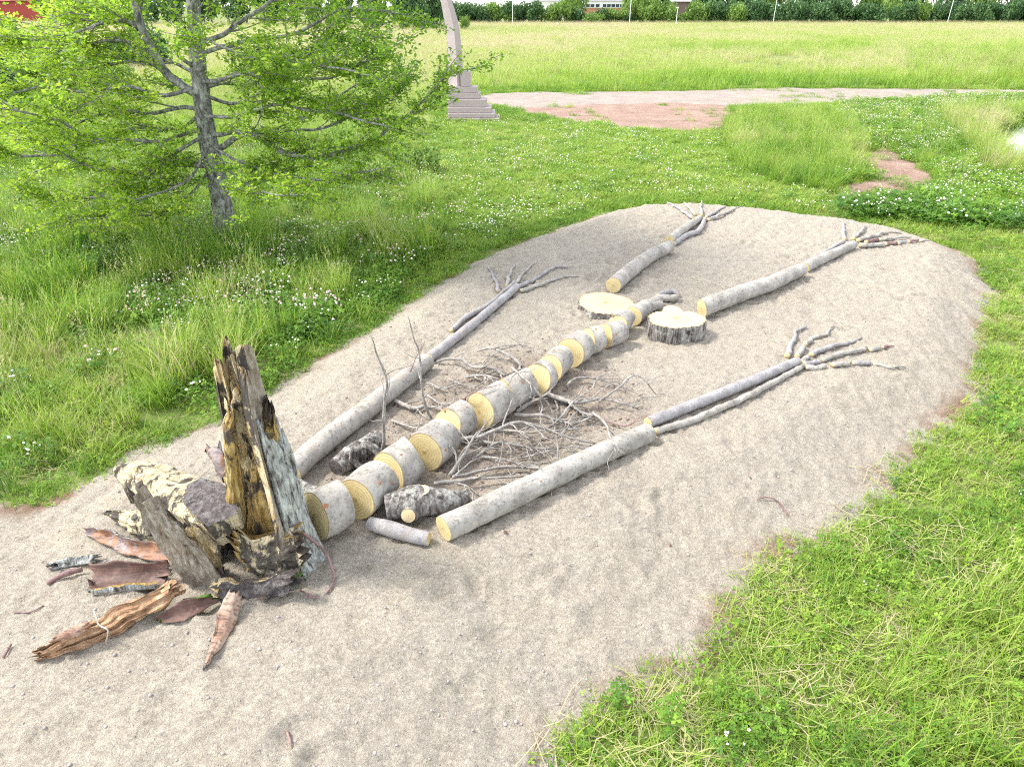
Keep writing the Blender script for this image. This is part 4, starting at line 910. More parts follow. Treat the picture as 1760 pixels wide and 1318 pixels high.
for px, Y, w, h, m in ((985, 172, 3.5, 6.5, 'hedge_y'), (1090, 170, 4, 8, 'hedge_y'), (1125, 174, 4, 9, 'hedge'), (1215, 178, 5, 9, 'hedge'), (1270, 180, 5, 10, 'hedge'), (1330, 176, 5, 9, 'hedge_y'), (1385, 180, 5, 10, 'hedge'),
                       (1440, 178, 5, 11, 'hedge'), (1500, 180, 5, 9, 'hedge_y'), (1560, 178, 5, 10, 'hedge'), (1620, 180, 5, 11, 'hedge'), (1685, 178, 5, 9, 'hedge_y'), (1745, 180, 5, 10, 'hedge'), (1800, 178, 5, 10, 'hedge')):
    bush('background_tree', ('light' if m == 'hedge_y' else 'dark')+' green tree rising behind the hedge, '+ordw(nt_)+' from the sculpture', 'tree', px, Y, w, h, nt_ % 5, m, 'trees behind the far hedge'); nt_ += 1
nt_ = 0
for px, Y, w, h, m in ((690, 120, 3.5, 7, 'hedge'), (715, 118, 3, 8, 'hedge'), (748, 125, 3, 9, 'hedge'), (640, 130, 4, 7, 'hedge'), (585, 135, 4, 8, 'hedge'), (530, 140, 4, 7, 'hedge_y'), (470, 150, 5, 9, 'hedge'), (410, 150, 5, 8, 'hedge'),
                       (350, 155, 5, 9, 'hedge'), (290, 150, 5, 8, 'hedge'), (235, 155, 4, 8, 'hedge_y'), (180, 160, 5, 9, 'hedge'), (140, 160, 4, 10, 'hedge'), (95, 175, 4, 9, 'hedge')):
    bush('background_tree', 'green tree far behind the near tree, '+ordw(nt_)+' leftward from the sculpture', 'tree', px, Y, w, h, nt_ % 5, m, 'trees far behind the near tree'); nt_ += 1
bush('young_bush', 'small light green bush beside the stone blade in the far field', 'bush', 797, 118, 1.3, 2.2, 1, 'hedge_y', None)
for k, (px, py, w, h, m, lab) in enumerate(((722, 300, .7, .6, 'hedge_y', 'leafy shrub under the right end of the tree crown'), (655, 318, .7, .5, 'hedge_y', 'low leafy shrub between tree trunk and lawn'), (62, 165, 1.6, 2.2, 'hedge_y', 'pale green bush beside the small spruce'),
                               (250, 120, 2.2, 2.4, 'hedge', 'rounded green bush in the meadow behind the tree'), (110, 215, 1.2, 1.3, 'hedge_y', 'light green bush behind the lower left branches'), (180, 170, 1.5, 1.6, 'hedge_y', 'light green bush left of the tree in the meadow'), (440, 165, 1.4, 1.2, 'hedge_y', 'light green bush behind the right branches'), (20, 110, 2.4, 2.6, 'hedge_y', 'large light green bush at the far left edge'), (520, 345, .6, .45, 'hedge_y', 'low leafy shrub right of the tree trunk'), (255, 345, .7, .5, 'hedge_y', 'low leafy shrub left of the tree trunk'))):
    c = U(px, py, 0); b_ = bush('shrub', lab, 'shrub', px, c.y, w, h, k % 5, m, None); b_.location.x = c.x

# ------------------------------------------------------------------ spruce
c = U(22, 198, 0); sp = thing('spruce_tree', 'small blue green spruce at the left edge of the meadow', 'tree', c)
P = np.array([c, c+Vector((.02, 0, 1.4)), c+Vector((0, 0, 2.7))]); V, F, *_ = tube(P, [.07, .045, .01], 8, .05); part('trunk', V, F, [M['trunk']], sp)
V = []; F = []; T = []; rgn = np.random.default_rng(8)
for k in range(2600):
    z = .1+2.55*rgn.random()**1.25; R = 1.05*(1-z/2.75)*(.55+.45*abs(math.sin(z*7.5))); a = rgn.uniform(0, 6.283); r = R*rgn.random()**.45
    p = np.array([c.x+r*math.cos(a), c.y+r*math.sin(a), z-.16*r]); d = np.array([math.cos(a), math.sin(a), -.15])*.11+rgn.normal(size=3)*.03; e = np.cross(d, (0, 0, 1))*.35+rgn.normal(size=3)*.02
    m = len(V); V += [p-e, p+d, p+e, p-d*.4]; F.append((m, m+1, m+2, m+3)); T += [float(np.clip(.5+.25*rgn.normal(), 0, 1))]*4
o = part('crown', V, F, [M['spruce']], sp, attrs={'tint': T}, smooth=False)

# ------------------------------------------------------------------ the near tree
tb = U(392, 424, 0); TY = tb.y
tree = thing('leafy_tree', 'large light green leafy tree with grey trunk growing in the meadow on the left', 'tree', (tb.x, tb.y, 0))
rg = np.random.default_rng(21)
WV, WF, WT = [], [], []; wn = 0
LP = []                                              # leaf points: position, direction
def addtube(P, R, ns):
    global wn
    V, F, *_ = tube(np.asarray(P), R, ns, .06, int(rg.integers(999)), 8); WV.append(V); WF.append(np.asarray(F)+wn); wn += len(V)
trunk = [Vector((tb.x+.02, TY, -.15)), Vector((tb.x+.01, TY, .05)), UY(383, 360, TY), UY(371, 300, TY+.03), UY(357, 240, TY+.05), UY(350, 190, TY+.05), UY(344, 140, TY+.03), UY(338, 90, TY), UY(334, 30, TY), UY(330, -20, TY)]
tp = trunk[-1]; trunk += [tp+Vector((.1, .05, 1.0)), tp+Vector((.05, .1, 2.2)), tp+Vector((.15, 0, 3.4))]
TP, TR = spline(trunk, [.26, .2, .17, .155, .145, .135, .125, .115, .1, .09, .07, .045, .02], .08)
addtube(TP, TR, 16)
def twig(p, d, ln, r):
    k = max(3, int(ln/.09)); Q = [np.array(p)]; d = np.array(d, float)
    for q in range(k):
        d = d+rg.normal(size=3)*np.array([.16, .16, .11])+np.array([0, 0, .012]); d /= np.linalg.norm(d); Q.append(Q[-1]+d*ln/k)
    Q = np.array(Q); addtube(Q, np.linspace(r, .003, len(Q)), 4)
    nl = int(ln*84)
    for q in range(nl):
        t = rg.random()**.8*(len(Q)-1); i = min(int(t), len(Q)-2); LP.append(Q[i]+(Q[i+1]-Q[i])*(t-i)+rg.normal(size=3)*np.array([.055, .055, .035]))
    return Q
def limb(pts, r0, r1=.012, nsub=10, spread=.75, sl=1.0):
    r0 *= .68; P, R = spline(pts, list(np.linspace(r0**.6, r1**.6, len(pts))**(1/.6)), .1)
    P = P+np.stack([vn(P*2.2+r0*99, 1), vn(P*2.2+r0*77, 2), vn(P*2.2+r0*55, 3)], 1)*.05; P[0] = pts[0]
    addtube(P, R, 8); T = np.gradient(P, axis=0); T /= np.linalg.norm(T, axis=1)[:, None]; n = len(P)
    for s in range(nsub):
        u = .12+.88*(s+rg.random())/nsub; i = min(n-1, int(u*(n-1))); a = rg.choice((-1, 1))*rg.uniform(.35, 1.1)
        t = T[i]; d = np.array([t[0]*math.cos(a)-t[1]*math.sin(a), t[0]*math.sin(a)+t[1]*math.cos(a), t[2]*.6+rg.uniform(-.22, .3)]); d /= np.linalg.norm(d)
        ln = sl*rg.uniform(.55, 1.15)*(1.05-.5*u)
        k = 7; Q = [P[i]]
        for q in range(k): d = d+rg.normal(size=3)*.13; d /= np.linalg.norm(d); Q.append(Q[-1]+d*ln/k)
        Q = np.array(Q); addtube(Q, np.linspace(max(.006, R[i]*.45), .004, k+1), 5)
        TQ = np.gradient(Q, axis=0); TQ /= np.linalg.norm(TQ, axis=1)[:, None]
        for w in range(6):
            j = int(rg.integers(1, k+1)); b = rg.choice((-1, 1))*rg.uniform(.3, 1.0); t = TQ[j]
            twig(Q[j], (t[0]*math.cos(b)-t[1]*math.sin(b), t[0]*math.sin(b)+t[1]*math.cos(b), t[2]+rg.uniform(-.25, .35)), rg.uniform(.25, .6), .006)
    twig(P[-1], T[-1], .5, .008)
def lim(px, dy, r0, **k):                            # a limb drawn through picture points, leaning dy metres in depth
    n = len(px); limb([UY(a, b, TY+dy*q/(n-1)) for q, (a, b) in enumerate(px)], r0, **k)
lim([(364, 262), (430, 232), (500, 262), (560, 268), (640, 240), (695, 200), (735, 165), (760, 135)], -1.0, .075, nsub=16)
lim([(364, 232), (400, 226), (440, 234), (500, 226), (570, 215), (640, 185), (690, 140)], .9, .06, nsub=14)
lim([(350, 150), (380, 143), (430, 145), (480, 108), (540, 80), (600, 62), (650, 45)], .6, .06, nsub=14)
lim([(345, 140), (400, 135), (470, 130), (560, 135), (620, 110), (670, 85)], -1.3, .05, nsub=14)
lim([(338, 80), (380, 60), (440, 20), (480, -10), (560, -40), (640, -50)], .3, .06, nsub=12)
lim([(338, 95), (420, 70), (500, 60), (580, 20), (660, 15)], -.9, .05, nsub=12)
lim([(365, 285), (300, 285), (230, 296), (170, 290), (100, 268), (40, 268), (-20, 245)], -1.0, .075, nsub=16)
lim([(358, 235), (300, 262), (250, 310), (200, 330), (120, 340), (60, 330)], -1.2, .045, nsub=12, sl=.85)
lim([(352, 195), (320, 186), (270, 192), (210, 190), (150, 205), (90, 228), (20, 240)], .6, .055, nsub=14)
lim([(352, 200), (290, 220), (220, 225), (140, 250), (60, 300)], 1.4, .05, nsub=12)
lim([(345, 162), (305, 140), (285, 120), (255, 70), (240, 30), (228, -5), (215, -60)], -.3, .1, r1=.05, nsub=9)
lim([(285, 120), (230, 75), (180, 70), (130, 88), (60, 80), (-20, 85)], .2, .045, nsub=14)
lim([(262, 85), (225, 40), (180, 38), (130, 52), (60, 66), (-30, 72)], -.9, .045, nsub=14)
lim([(250, 55), (200, 20), (160, 12), (120, 12)], .6, .04, nsub=12)
lim([(345, 150), (290, 165), (220, 150), (150, 160), (70, 150), (-10, 170)], -1.5, .05, nsub=14)
lim([(362, 250), (420, 280), (480, 300), (560, 305), (640, 290)], -1.5, .04, nsub=11, sl=.8)
lim([(360, 240), (330, 300), (280, 330), (230, 350)], -1.6, .035, nsub=8, sl=.7)
lim([(338, 60), (330, 20), (345, -60), (380, -140)], -1.2, .05, nsub=10)
lim([(352, 205), (410, 200), (470, 185), (530, 190), (600, 200), (680, 225)], -1.7, .045, nsub=13)
lim([(342, 120), (300, 90), (330, 60), (420, 95), (520, 105), (610, 130)], -1.9, .045, nsub=12)
lim([(356, 225), (300, 240), (230, 245), (160, 235), (90, 200), (20, 190)], -1.9, .045, nsub=13)
lim([(348, 165), (400, 175), (460, 160), (540, 170), (610, 152), (665, 130)], 1.3, .045, nsub=13)
lim([(345, 130), (280, 100), (210, 110), (130, 120), (50, 110)], 1.2, .045, nsub=12)
lim([(362, 255), (400, 300), (450, 330), (520, 335)], -1.9, .035, nsub=9, sl=.8)
lim([(365, 290), (330, 330), (270, 365), (190, 370), (120, 375)], -1.3, .035, nsub=10, sl=.8)
for k in range(22):                                   # the upper crown, above the picture
    i = int(len(TP)*(.66+.33*k/22)); p = Vector(TP[i]); a = k*2.4+rg.uniform(-.3, .3); ln = rg.uniform(2.2, 3.2)*(1.1-.7*k/22); d = Vector((math.cos(a), math.sin(a), .25+.02*k)).normalized()
    limb([p, p+d*ln*.35+Vector((0, 0, .05)), p+d*ln*.7, p+d*ln+Vector((0, 0, .15))], .05*(1.1-.6*k/22), nsub=10)
V = np.vstack(WV); F = np.vstack(WF)
part('trunk', V, F, [M['trunk']], tree)
LPa = np.array(LP); nL = len(LPa); print('leaves', nL)
a = rg.normal(size=(nL, 3)); a[:, 2] *= .45; a /= np.linalg.norm(a, axis=1)[:, None]; up = rg.normal(size=(nL, 3))*.55+np.array([0, 0, 1]); b = np.cross(a, up); b /= np.linalg.norm(b, axis=1)[:, None]; nn = np.cross(b, a)
s = rg.uniform(.023, .04, nL)[:, None]
V = np.stack([LPa-a*s, LPa-a*s*.15+b*s*.62, LPa+a*s*1.05-nn*s*.2, LPa-a*s*.15-b*s*.62], 1).reshape(-1, 3); F = np.arange(nL*4).reshape(-1, 4)
t_ = np.clip(.5+.22*rg.normal(size=nL)+.16*np.clip((tb.x+.2-LPa[:, 0])/2.5, -1, 1), 0, 1)  # sunlit left side of the crown painted in: leaf tint lightens leftward
o = part('crown', V, F, [M['leaf']], tree, smooth=False, attrs={'tint': np.repeat(t_, 4)}); o['kind'] = 'stuff'

# ------------------------------------------------------------------ grass, clover, straw: scattered tufts
def blades(n, rad, h0, h1, lean, w, seed, seg=3, droop=.5, upright=0.0):
    rg = np.random.default_rng(seed); V = []; F = []; T = []
    for k in range(n):
        a = rg.uniform(0, 6.283); r = rad*math.sqrt(rg.random()); p = np.array([r*math.cos(a), r*math.sin(a), -.01])
        az = rg.uniform(0, 6.283); h = rg.uniform(h0, h1); ln = lean*rg.uniform(.2, 1); dr = droop*rg.uniform(.3, 1.2); d = np.array([math.cos(az), math.sin(az), 0]); sd = np.array([-d[1], d[0], 0])*w*rg.uniform(.6, 1.3)
        tw = rg.uniform(-.7, .7); sd = sd*math.cos(tw)+d*math.sin(tw)*w
        t = rg.random(); m = len(V)
        for q in range(seg+1):
            u = q/seg; c = p+d*h*(ln*u+dr*u*u)+np.array([0, 0, h*(u-dr*.45*u*u*u)]); ww = (1-u**1.6)
            if q < seg: V += [c-sd*ww*.5, c+sd*ww*.5]; T += [t, t]
            else: V += [c]; T += [t]
        for q in range(seg-1): F.append((m+2*q, m+2*q+1, m+2*q+3, m+2*q+2))
        F.append((m+2*seg-2, m+2*seg-1, m+2*seg))
    return V, F, T
def addm(A, B):
    n = len(A[0]); return (list(A[0])+list(B[0]), list(A[1])+[tuple(i+n for i in f) for f in B[1]], list(A[2])+list(B[2]))
def leaflets(n, rad, h0, h1, size, seed, k3=3):
    rg = np.random.default_rng(seed); V = []; F = []; T = []
    for k in range(n):
        a = rg.uniform(0, 6.283); r = rad*math.sqrt(rg.random()); h = rg.uniform(h0, h1); c = np.array([r*math.cos(a), r*math.sin(a), h]); t = rg.uniform(0, .6); tl = rg.normal(size=2)*.35; s = size*rg.uniform(.6, 1.25); ph = rg.uniform(0, 6.28)
        for q in range(k3):
            b = ph+q*6.283/k3; d = np.array([math.cos(b), math.sin(b), tl[0]*math.cos(b)+tl[1]*math.sin(b)]); e = np.array([-d[1], d[0], tl[1]*math.cos(b)-tl[0]*math.sin(b)]); m = len(V)
            V += [c, c+d*s*.6+e*s*.42, c+d*s+np.array([0, 0, -.1*s]), c+d*s*.6-e*s*.42]; F.append((m, m+1, m+2, m+3)); T += [t]*4
    return V, F, T
def seeds(n, rad, h0, h1, seed, panicle=.12):
    rg = np.random.default_rng(seed); V = []; F = []; T = []
    for k in range(n):
        a = rg.uniform(0, 6.283); r = rad*math.sqrt(rg.random()); az = rg.uniform(0, 6.28); h = rg.uniform(h0, h1); ln = rg.uniform(.05, .35); d = np.array([math.cos(az)*ln, math.sin(az)*ln, 1.0]); p = np.array([r*math.cos(a), r*math.sin(a), 0]); m = len(V); w = np.array([-math.sin(az), math.cos(az), 0])*.0022
        t = rg.uniform(.6, 1); tip = p+d*h; V += [p-w, p+w, tip]; F.append((m, m+1, m+2)); T += [t]*3
        for q in range(9):
            b = rg.uniform(0, 6.28); u = rg.uniform(0, 1); c = tip+d*panicle*(u-.6); e = np.array([math.cos(b), math.sin(b), .8])*panicle*.28*(1-u*.6); f_ = np.array([-math.sin(b), math.cos(b), .3])*.0035; m = len(V); V += [c-f_, c+e, c+f_]; F.append((m, m+1, m+2)); T += [min(1, t+.15)]*3
    return V, F, T
def lying(n, rad, l0, l1, seed):
    rg = np.random.default_rng(seed); V = []; F = []; T = []
    for k in range(n):
        a = rg.uniform(0, 6.283); r = rad*math.sqrt(rg.random()); p = np.array([r*math.cos(a), r*math.sin(a), rg.uniform(.005, .06)]); az = rg.uniform(0, 6.28); l = rg.uniform(l0, l1); d = np.array([math.cos(az), math.sin(az), rg.uniform(-.08, .2)])*l; e = np.array([-math.sin(az), math.cos(az), .2])*.0028; m = len(V); bend = np.array([rg.normal(), rg.normal(), .3])*l*.1
        V += [p-e, p+e, p+d*.5+e+bend, p+d*.5-e+bend, p+d]; F += [(m, m+1, m+2, m+3), (m+3, m+2, m+4)]; T += [rg.random()]*5
    return V, F, T
def heads(n, rad, h0, h1, s, seed):
    rg = np.random.default_rng(seed); V = []; F = []; T = []
    for k in range(n):
        a = rg.uniform(0, 6.283); r = rad*math.sqrt(rg.random()); p = np.array([r*math.cos(a), r*math.sin(a), rg.uniform(h0, h1)]); m = len(V); ss = s*rg.uniform(.7, 1.2)
        V += list(p+ico*ss*(1+.25*rg.normal(size=(12, 1)))*np.array([1, 1, .85])); F += [tuple(i+m for i in f) for f in icf]; T += [.5]*12
    return V, F, T
PC = {}
def proto(coll, items, mat):
    c = bpy.data.collections.new(coll)
    for k, (V, F, T) in enumerate(items):
        me = mesh(coll+'_%02d' % k, V, F, [M[mat]], smooth=False, attrs={'tint': T}); c.objects.link(bpy.data.objects.new(coll+'_%02d' % k, me))
    PC[coll] = c
proto('short_grass', [addm(blades(130, .2, .05, .13, .6, .0075, s, 2), leaflets(26, .2, .02, .06, .02, s+40)) for s in range(4)], 'blade')
proto('mid_grass', [addm(blades(75, .17, .14, .34, .45, .0085, s+10, 3), leaflets(14, .18, .05, .14, .024, s)) for s in range(4)], 'blade')
proto('tall_grass', [addm(blades(70, .16, .35, .75, .28, .0095, s+20, 4, .45), seeds(3, .12, .55, .85, s)) for s in range(4)], 'blade')
proto('clover', [addm(leaflets(100, .22, .04, .2, .027, s+30), blades(16, .2, .1, .26, .5, .006, s, 3)) for s in range(4)], 'blade')
proto('straw', [seeds(9, .14, .45, .8, s+60) for s in range(3)], 'blade')
proto('dry', [lying(60, .25, .12, .4, s+70) for s in range(3)], 'blade')
proto('blossom', [heads(7, .2, .12, .24, .0125, s+80) for s in range(3)], 'petal')
proto('blossom_low', [heads(6, .2, .07, .15, .013, s+84) for s in range(3)], 'petal')
proto('blossom_pink', [heads(4, .2, .14, .28, .0135, s+90) for s in range(3)], 'petal_p')
proto('far_grass', [addm(blades(130, .75, .3, .62, .35, .022, s+100, 3, .4), seeds(26, .75, .5, .8, s+7, .2)) for s in range(4)], 'blade')
proto('weed', [leaflets(30, .12, .05, .26, .04, s+110, 3) for s in range(3)], 'blade')
GN = {}
def scatter_tree(coll):
    if coll in GN: return GN[coll]
    g = bpy.data.node_groups.new('scatter_'+coll, 'GeometryNodeTree'); g.interface.new_socket('Geometry', in_out='INPUT', socket_type='NodeSocketGeometry'); g.interface.new_socket('Geometry', in_out='OUTPUT', socket_type='NodeSocketGeometry')
    N = g.nodes.new; gi = N('NodeGroupInput'); go = N('NodeGroupOutput'); ci = N('GeometryNodeCollectionInfo'); ci.inputs[0].default_value = PC[coll]; ci.inputs['Separate Children'].default_value = True; ci.inputs['Reset Children'].default_value = True
    ip = N('GeometryNodeInstanceOnPoints'); ip.inputs['Pick Instance'].default_value = True
    def na(nm, ty):
        n = N('GeometryNodeInputNamedAttribute'); n.data_type = ty; n.inputs['Name'].default_value = nm; return n.outputs['Attribute']
    L_ = g.links.new; er = N('FunctionNodeEulerToRotation')
    L_(gi.outputs[0], ip.inputs['Points']); L_(ci.outputs[0], ip.inputs['Instance']); L_(na('idx', 'INT'), ip.inputs['Instance Index']); L_(na('rot', 'FLOAT_VECTOR'), er.inputs[0]); L_(er.outputs[0], ip.inputs['Rotation']); L_(na('scl', 'FLOAT_VECTOR'), ip.inputs['Scale']); L_(ip.outputs[0], go.inputs[0])
    GN[coll] = g; return g
def place(name, coll, P, hue, scl, label, cat, tilt=.12):
    n = len(P); rg = np.random.default_rng(n+len(name)); me = bpy.data.meshes.new(name); me.vertices.add(n); me.vertices.foreach_set('co', np.asarray(P, np.float32).ravel())
    k = len(PC[coll].objects)
    def at(nm, ty, v): a = me.attributes.new(nm, ty, 'POINT'); a.data.foreach_set('vector' if ty == 'FLOAT_VECTOR' else 'value', v)
    at('idx', 'INT', rg.integers(0, k, n).astype(np.int32)); rot = np.stack([rg.normal(size=n)*tilt, rg.normal(size=n)*tilt, rg.uniform(0, 6.283, n)], 1).astype(np.float32); at('rot', 'FLOAT_VECTOR', rot.ravel())
    sc_ = np.asarray(scl); sc_ = np.repeat(sc_[:, None], 3, 1) if sc_.ndim == 1 else sc_
    at('scl', 'FLOAT_VECTOR', sc_.astype(np.float32).ravel()); at('hue', 'FLOAT', np.asarray(hue, np.float32))
    o = tag(obj(name, me), label, cat, kind='stuff'); md = o.modifiers.new('scatter', 'NODES'); md.node_group = scatter_tree(coll); print(name, n); return o
def cand(x0, x1, y0, y1, sp, seed):
    rg = np.random.default_rng(seed); xs = np.arange(x0, x1, sp); ys = np.arange(y0, y1, sp); X, Y = np.meshgrid(xs, ys); X = X.ravel()+rg.uniform(-.6, .6, X.size)*sp; Y = Y.ravel()+rg.uniform(-.6, .6, Y.size)*sp
    a, b = PIX(X, Y, 0.0); k = (a > -560) & (a < 2560) & (b < 1750) & (Y > .3)
    k &= (mound_d(X, Y) < .1)
    X, Y, a, b = X[k], Y[k], a[k], b[k]
    ok = np.ones(len(X), bool); jit = .3*n2(X, Y, 1.5, 2, 4)
    for q_, p in enumerate(NOGRASS): ok &= (sdist(p, X, Y)+jit*1.6 < .1) | ((rg.random(len(X)) < (.04 if q_ < 4 else 0)) & (n2(X, Y, .6, 2, 77) > .05))
    ok &= np.hypot(X-tb.x, Y-tb.y) > .3
    X, Y, a, b = X[ok], Y[ok], a[ok], b[ok]
    return X, Y, np.clip(a, 5, 1755), np.clip(b, 30, 1310), rg
def pos(X, Y): d = mound_d(X, Y); return np.stack([X, Y, np.where(d > 0, mz(X, Y), gz(X, Y))-.005], 1)
PP = lambda *p: list(p)
Z_TALLB = PP((1238, 215), (1300, 195), (1440, 200), (1480, 240), (1500, 300), (1440, 335), (1330, 320), (1262, 285))
Z_BUSHC = PP((1455, 362), (1560, 350), (1680, 358), (1760, 378), (1760, 402), (1640, 395), (1520, 380), (1450, 370))
Z_LEFT = PP((-10, 225), (250, 225), (500, 240), (700, 235), (735, 300), (770, 400), (700, 480), (640, 540), (480, 650), (380, 715), (180, 815), (-10, 850))
Z_LAWN = PP((735, 205), (1240, 215), (1260, 290), (1440, 345), (1440, 370), (1100, 335), (900, 390), (760, 470), (770, 400), (735, 300))
Z_YEL = PP((-10, 590), (110, 590), (200, 660), (260, 740), (150, 800), (-10, 815))
Z_LR = PP((1500, 1180), (1600, 1060), (1770, 960), (1770, 1330), (1430, 1330))
Z_REED = PP((1600, 190), (1700, 175), (1770, 180), (1770, 320), (1700, 300), (1640, 230))
def zone(poly, a, b): return inside(poly, a, b)
big = lambda X, Y, s=0, sc=.5: n2(X, Y, sc, 3, 60+s)*.5+.5
# short grass and lawn: everywhere within 37 m
X, Y, a, b, rg = cand(-24, 30, .3, 37, .16, 1)
r = np.hypot(X, Y); left = zone(Z_LEFT, a, b); lawn = zone(Z_LAWN, a, b)
keep = rg.random(len(X)) < np.where(left, .3, np.where(r > 14, .55, .95))*np.where((a > 1100) & ~lawn, .2+1.15*big(X, Y, 1, 1.1), 1)
X, Y, a, b, left, lawn, r = (q[keep] for q in (X, Y, a, b, left, lawn, r))
hue = .48+.22*(big(X, Y, 2)-.5)+np.where(lawn, .13, 0)+np.where(left, .02, 0)+np.where((b > 390) & (a > 1000), .13, 0)+rg.normal(size=len(X))*.06
place('short_grass', 'short_grass', pos(X, Y), hue, rg.uniform(.7, 1.25, len(X))*np.where(r > 14, 1.5, 1), 'short fresh green grass of the lawn and verge round the sand', 'grass')
# medium grass
X, Y, a, b, rg = cand(-26, 32, .3, 37, .21, 2)
left = zone(Z_LEFT, a, b); lawn = zone(Z_LAWN, a, b); lr = zone(Z_LR, a, b); yel = zone(Z_YEL, a, b); d = mound_d(X, Y); m = big(X, Y, 3, .8)
p = np.where(left, .12+.7*sst(.4, .6, big(X, Y, 21, 1.3)), .22); p = np.where(lawn, .03, p); p = np.where(lr, .95, p); p = np.where(yel, .95, p); p = np.where((a > 1000) & (b > 390) & ~lr, .12+.5*sst(.5, .75, m), p); p = np.where((d > -.35) & (a > 1000) & (b > 420), .3, p); p = np.where((a > 1440) & (b < 340), .5, p)
k = rg.random(len(X)) < p; X, Y, a, b, lr, yel, left, d = (q[k] for q in (X, Y, a, b, lr, yel, left, d))
hue = .5+.45*(big(X, Y, 5, .9)-.5)+np.where(lr | yel, .12, 0)+np.where(left & ~yel, .02, 0)+np.where((a > 1440) & (b < 340), .14, 0)+rg.normal(size=len(X))*.07
place('meadow_grass', 'mid_grass', pos(X, Y), hue, rg.uniform(.65, 1.2, len(X))*np.where(left, 1.1, np.where(lr, .95, .62)), 'knee low meadow grass in loose tufts beside the sand', 'grass')
# tall grass
X, Y, a, b, rg = cand(-28, 34, 1.5, 37, .26, 3)
left = zone(Z_LEFT, a, b); tb_ = zone(Z_TALLB, a, b); yel = zone(Z_YEL, a, b); reed = zone(Z_REED, a, b); lf = (a < 735) & (b < 240); d = mound_d(X, Y); m = big(X, Y, 7, .6)
cl = big(X, Y, 20, 1.1); p = np.where(left, np.where(d > -.45, .1, .1+.9*sst(.46, .6, cl)+.35*(b < 430)), 0); p = np.where(yel & (d < -.25), .5, p); p = np.where(tb_, .95, p); p = np.where(reed, .8, p); p = np.where(lf, .5, p); p = np.where(zone(Z_LR, a, b), .12, p); p = np.where((a > 1440) & (b < 330) & ~reed & ~tb_, .12, p)
p = np.where((b < 152), .5, p); p = np.where((a > 1200) & (b > 150) & (b < 198), .0, p)
k = rg.random(len(X)) < p; X, Y, a, b, tb_, yel, reed, lf, left, cl = (q[k] for q in (X, Y, a, b, tb_, yel, reed, lf, left, cl))
hue = .5+.5*(big(X, Y, 8, .9)-.5)+np.where(tb_, .03, 0)+np.where(yel, .13, 0)+np.where(reed, .2, 0)+np.where(lf, .14, 0)+rg.normal(size=len(X))*.08
place('tall_grass', 'tall_grass', pos(X, Y), hue, rg.uniform(.55, 1.15, len(X))*np.where(reed, 1.25, np.where(tb_, .95, np.where(left, .55+.75*sst(.4, .7, cl), .85))), 'tall arching meadow grass round the tree and beyond the lawn', 'grass', .16)
# clover
X, Y, a, b, rg = cand(-20, 30, .3, 34, .22, 4)
left = zone(Z_LEFT, a, b); lawn = zone(Z_LAWN, a, b); bc = zone(Z_BUSHC, a, b); m = big(X, Y, 10, .7); d = mound_d(X, Y)
p = np.where(left, .2+.7*sst(.42, .58, m), .1); p = np.where(lawn, .35, p); p = np.where(bc, .98, p); p = np.where((a > 1440) & (b < 345), .6*sst(.38, .56, m)+.3, p); p = np.where((a > 980) & (b > 400), .14+.25*sst(.55, .7, m), p); p = np.where(zone(Z_YEL, a, b), .05, p)
k = rg.random(len(X)) < p; X, Y, a, b, left, lawn, bc = (q[k] for q in (X, Y, a, b, left, lawn, bc)); CL = (X, Y, a, b, left, lawn, bc)
hue = .39+.22*(big(X, Y, 11)-.5)+np.where(lawn, .12, 0)+np.where(~left & ~lawn & ~bc, .1, 0)+rg.normal(size=len(X))*.05; sz_ = rg.uniform(.7, 1.2, len(X))*np.where(bc, 1.6, np.where(lawn, .75, np.where(left, 1.15, np.where((a > 1440) & (b < 345), 1.1, .7))))
place('clover', 'clover', pos(X, Y), hue, sz_, 'leafy green clover growing between the grass', 'clover')
# blossoms on the clover
rg = np.random.default_rng(31); m = big(X, Y, 12, .45); p = np.where(left, .08+.8*sst(.42, .64, m), np.where(lawn, .4+.4*sst(.4, .6, m), np.where(bc, .45, np.where((b < 345), .5, .06)))); k = rg.random(len(X)) < p; k2 = k & (rg.random(len(X)) < np.where(left, .45, np.where(b > 400, .6, .12)))
kk = k & ~lawn; place('clover_blossom', 'blossom', pos(X[kk], Y[kk]), X[kk]*0, sz_[kk], 'white clover blossoms dotting the meadow', 'blossoms')
kk = k & lawn; place('lawn_blossom', 'blossom_low', pos(X[kk], Y[kk]), X[kk]*0, rg.uniform(.8, 1.2, kk.sum()), 'small white clover blossoms on the lawn', 'blossoms')
place('pink_blossom', 'blossom_pink', pos(X[k2], Y[k2]), X[k2]*0, sz_[k2], 'pink clover blossoms among the meadow grass', 'blossoms')
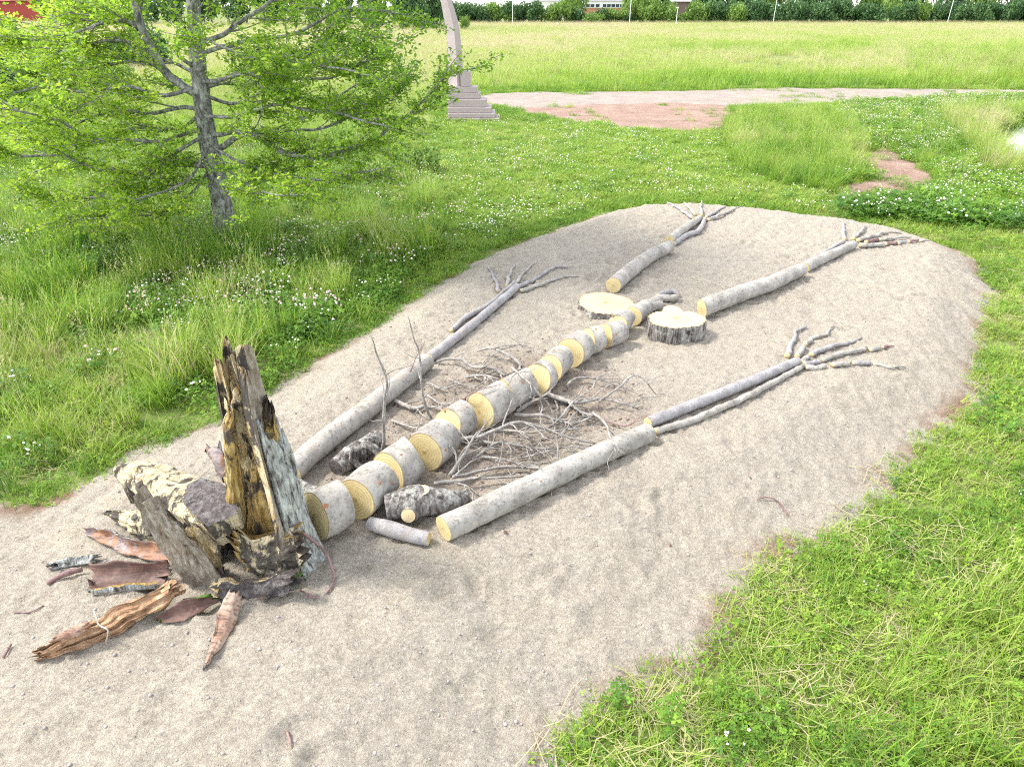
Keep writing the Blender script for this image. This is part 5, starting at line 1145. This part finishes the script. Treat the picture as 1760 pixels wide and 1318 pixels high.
# straw seed heads
X, Y, a, b, rg = cand(-24, 32, 1.5, 36, .5, 6)
left = zone(Z_LEFT, a, b); d = mound_d(X, Y); p = np.where(left & (d < -.5), .55*sst(.4, .6, big(X, Y, 13, .5))+.2, 0); p = np.where(zone(Z_TALLB, a, b), .15, p); p = np.where((a > 1440) & (b < 340), .3, p); p = np.where((a < 735) & (b < 300), .45, p); p = np.where(zone(Z_LR, a, b), .1, p)
k = rg.random(len(X)) < p; place('seed_heads', 'straw', pos(X[k], Y[k]), .72+rg.normal(size=k.sum())*.08, rg.uniform(.7, 1.1, k.sum()), 'straw coloured grass seed heads standing above the meadow', 'grass')
# dry matted straw and weeds
X, Y, a, b, rg = cand(-10, 26, .3, 24, .3, 7)
rt = (a > 980) & (b > 390); p = np.where(rt, .3+.7*sst(.4, .65, big(X, Y, 14, .9)), np.where(zone(Z_LEFT, a, b), .4, .08)); k = rg.random(len(X)) < p
place('dry_straw', 'dry', pos(X[k], Y[k]), .88+rg.normal(size=k.sum())*.06, rg.uniform(.6, 1.1, k.sum()), 'dry pale straw lying matted between green grass', 'straw', .05)
p = np.where(rt, .12, np.where(zone(Z_LEFT, a, b), .1, .02)); k = rg.random(len(X)) < p
place('weeds', 'weed', pos(X[k], Y[k]), .4+rg.normal(size=k.sum())*.1, rg.uniform(.4, .9, k.sum()), 'broad leaved weeds growing among the grass', 'weeds')
# far field
X, Y, a, b, rg = cand(-150, 170, 34, 168, 1.15, 8)
wet = sdist(WET, X, Y) > -.5; k = (b < 158) | (a < 760); k &= ~(wet & (rg.random(len(X)) < .6)); X, Y, a, b = X[k], Y[k], a[k], b[k]; r = np.hypot(X, Y)
hue = .74+.4*(big(X, Y, 16, .05)-.5)+.3*(big(X, Y, 17, .18)-.5)+.05*sst(40, 140, r)+rg.normal(size=len(X))*.05; hue = np.where((b > 122) & (a > 760), hue-.22*sst(122, 140, b), hue); hue = hue-.16*np.exp(-((b-86)/7)**2)*(a > 1150)*(a < 1500)
place('field_grass', 'far_grass', pos(X, Y), hue, rg.uniform(.7, 1.2, len(X)), 'pale flowering grass of the wide field beyond the track', 'grass', .08)
X2, Y2, a, b, rg = cand(10, 60, 38, 75, 1.0, 9); k = ((a > 1560) & (b > 85) & (b < 150)) & (rg.random(len(X2)) < .7); place('reeds', 'tall_grass', pos(X2[k], Y2[k]), .6+rg.normal(size=k.sum())*.07, rg.uniform(1.4, 2.0, k.sum()), 'upright reeds round the far pond', 'reeds')
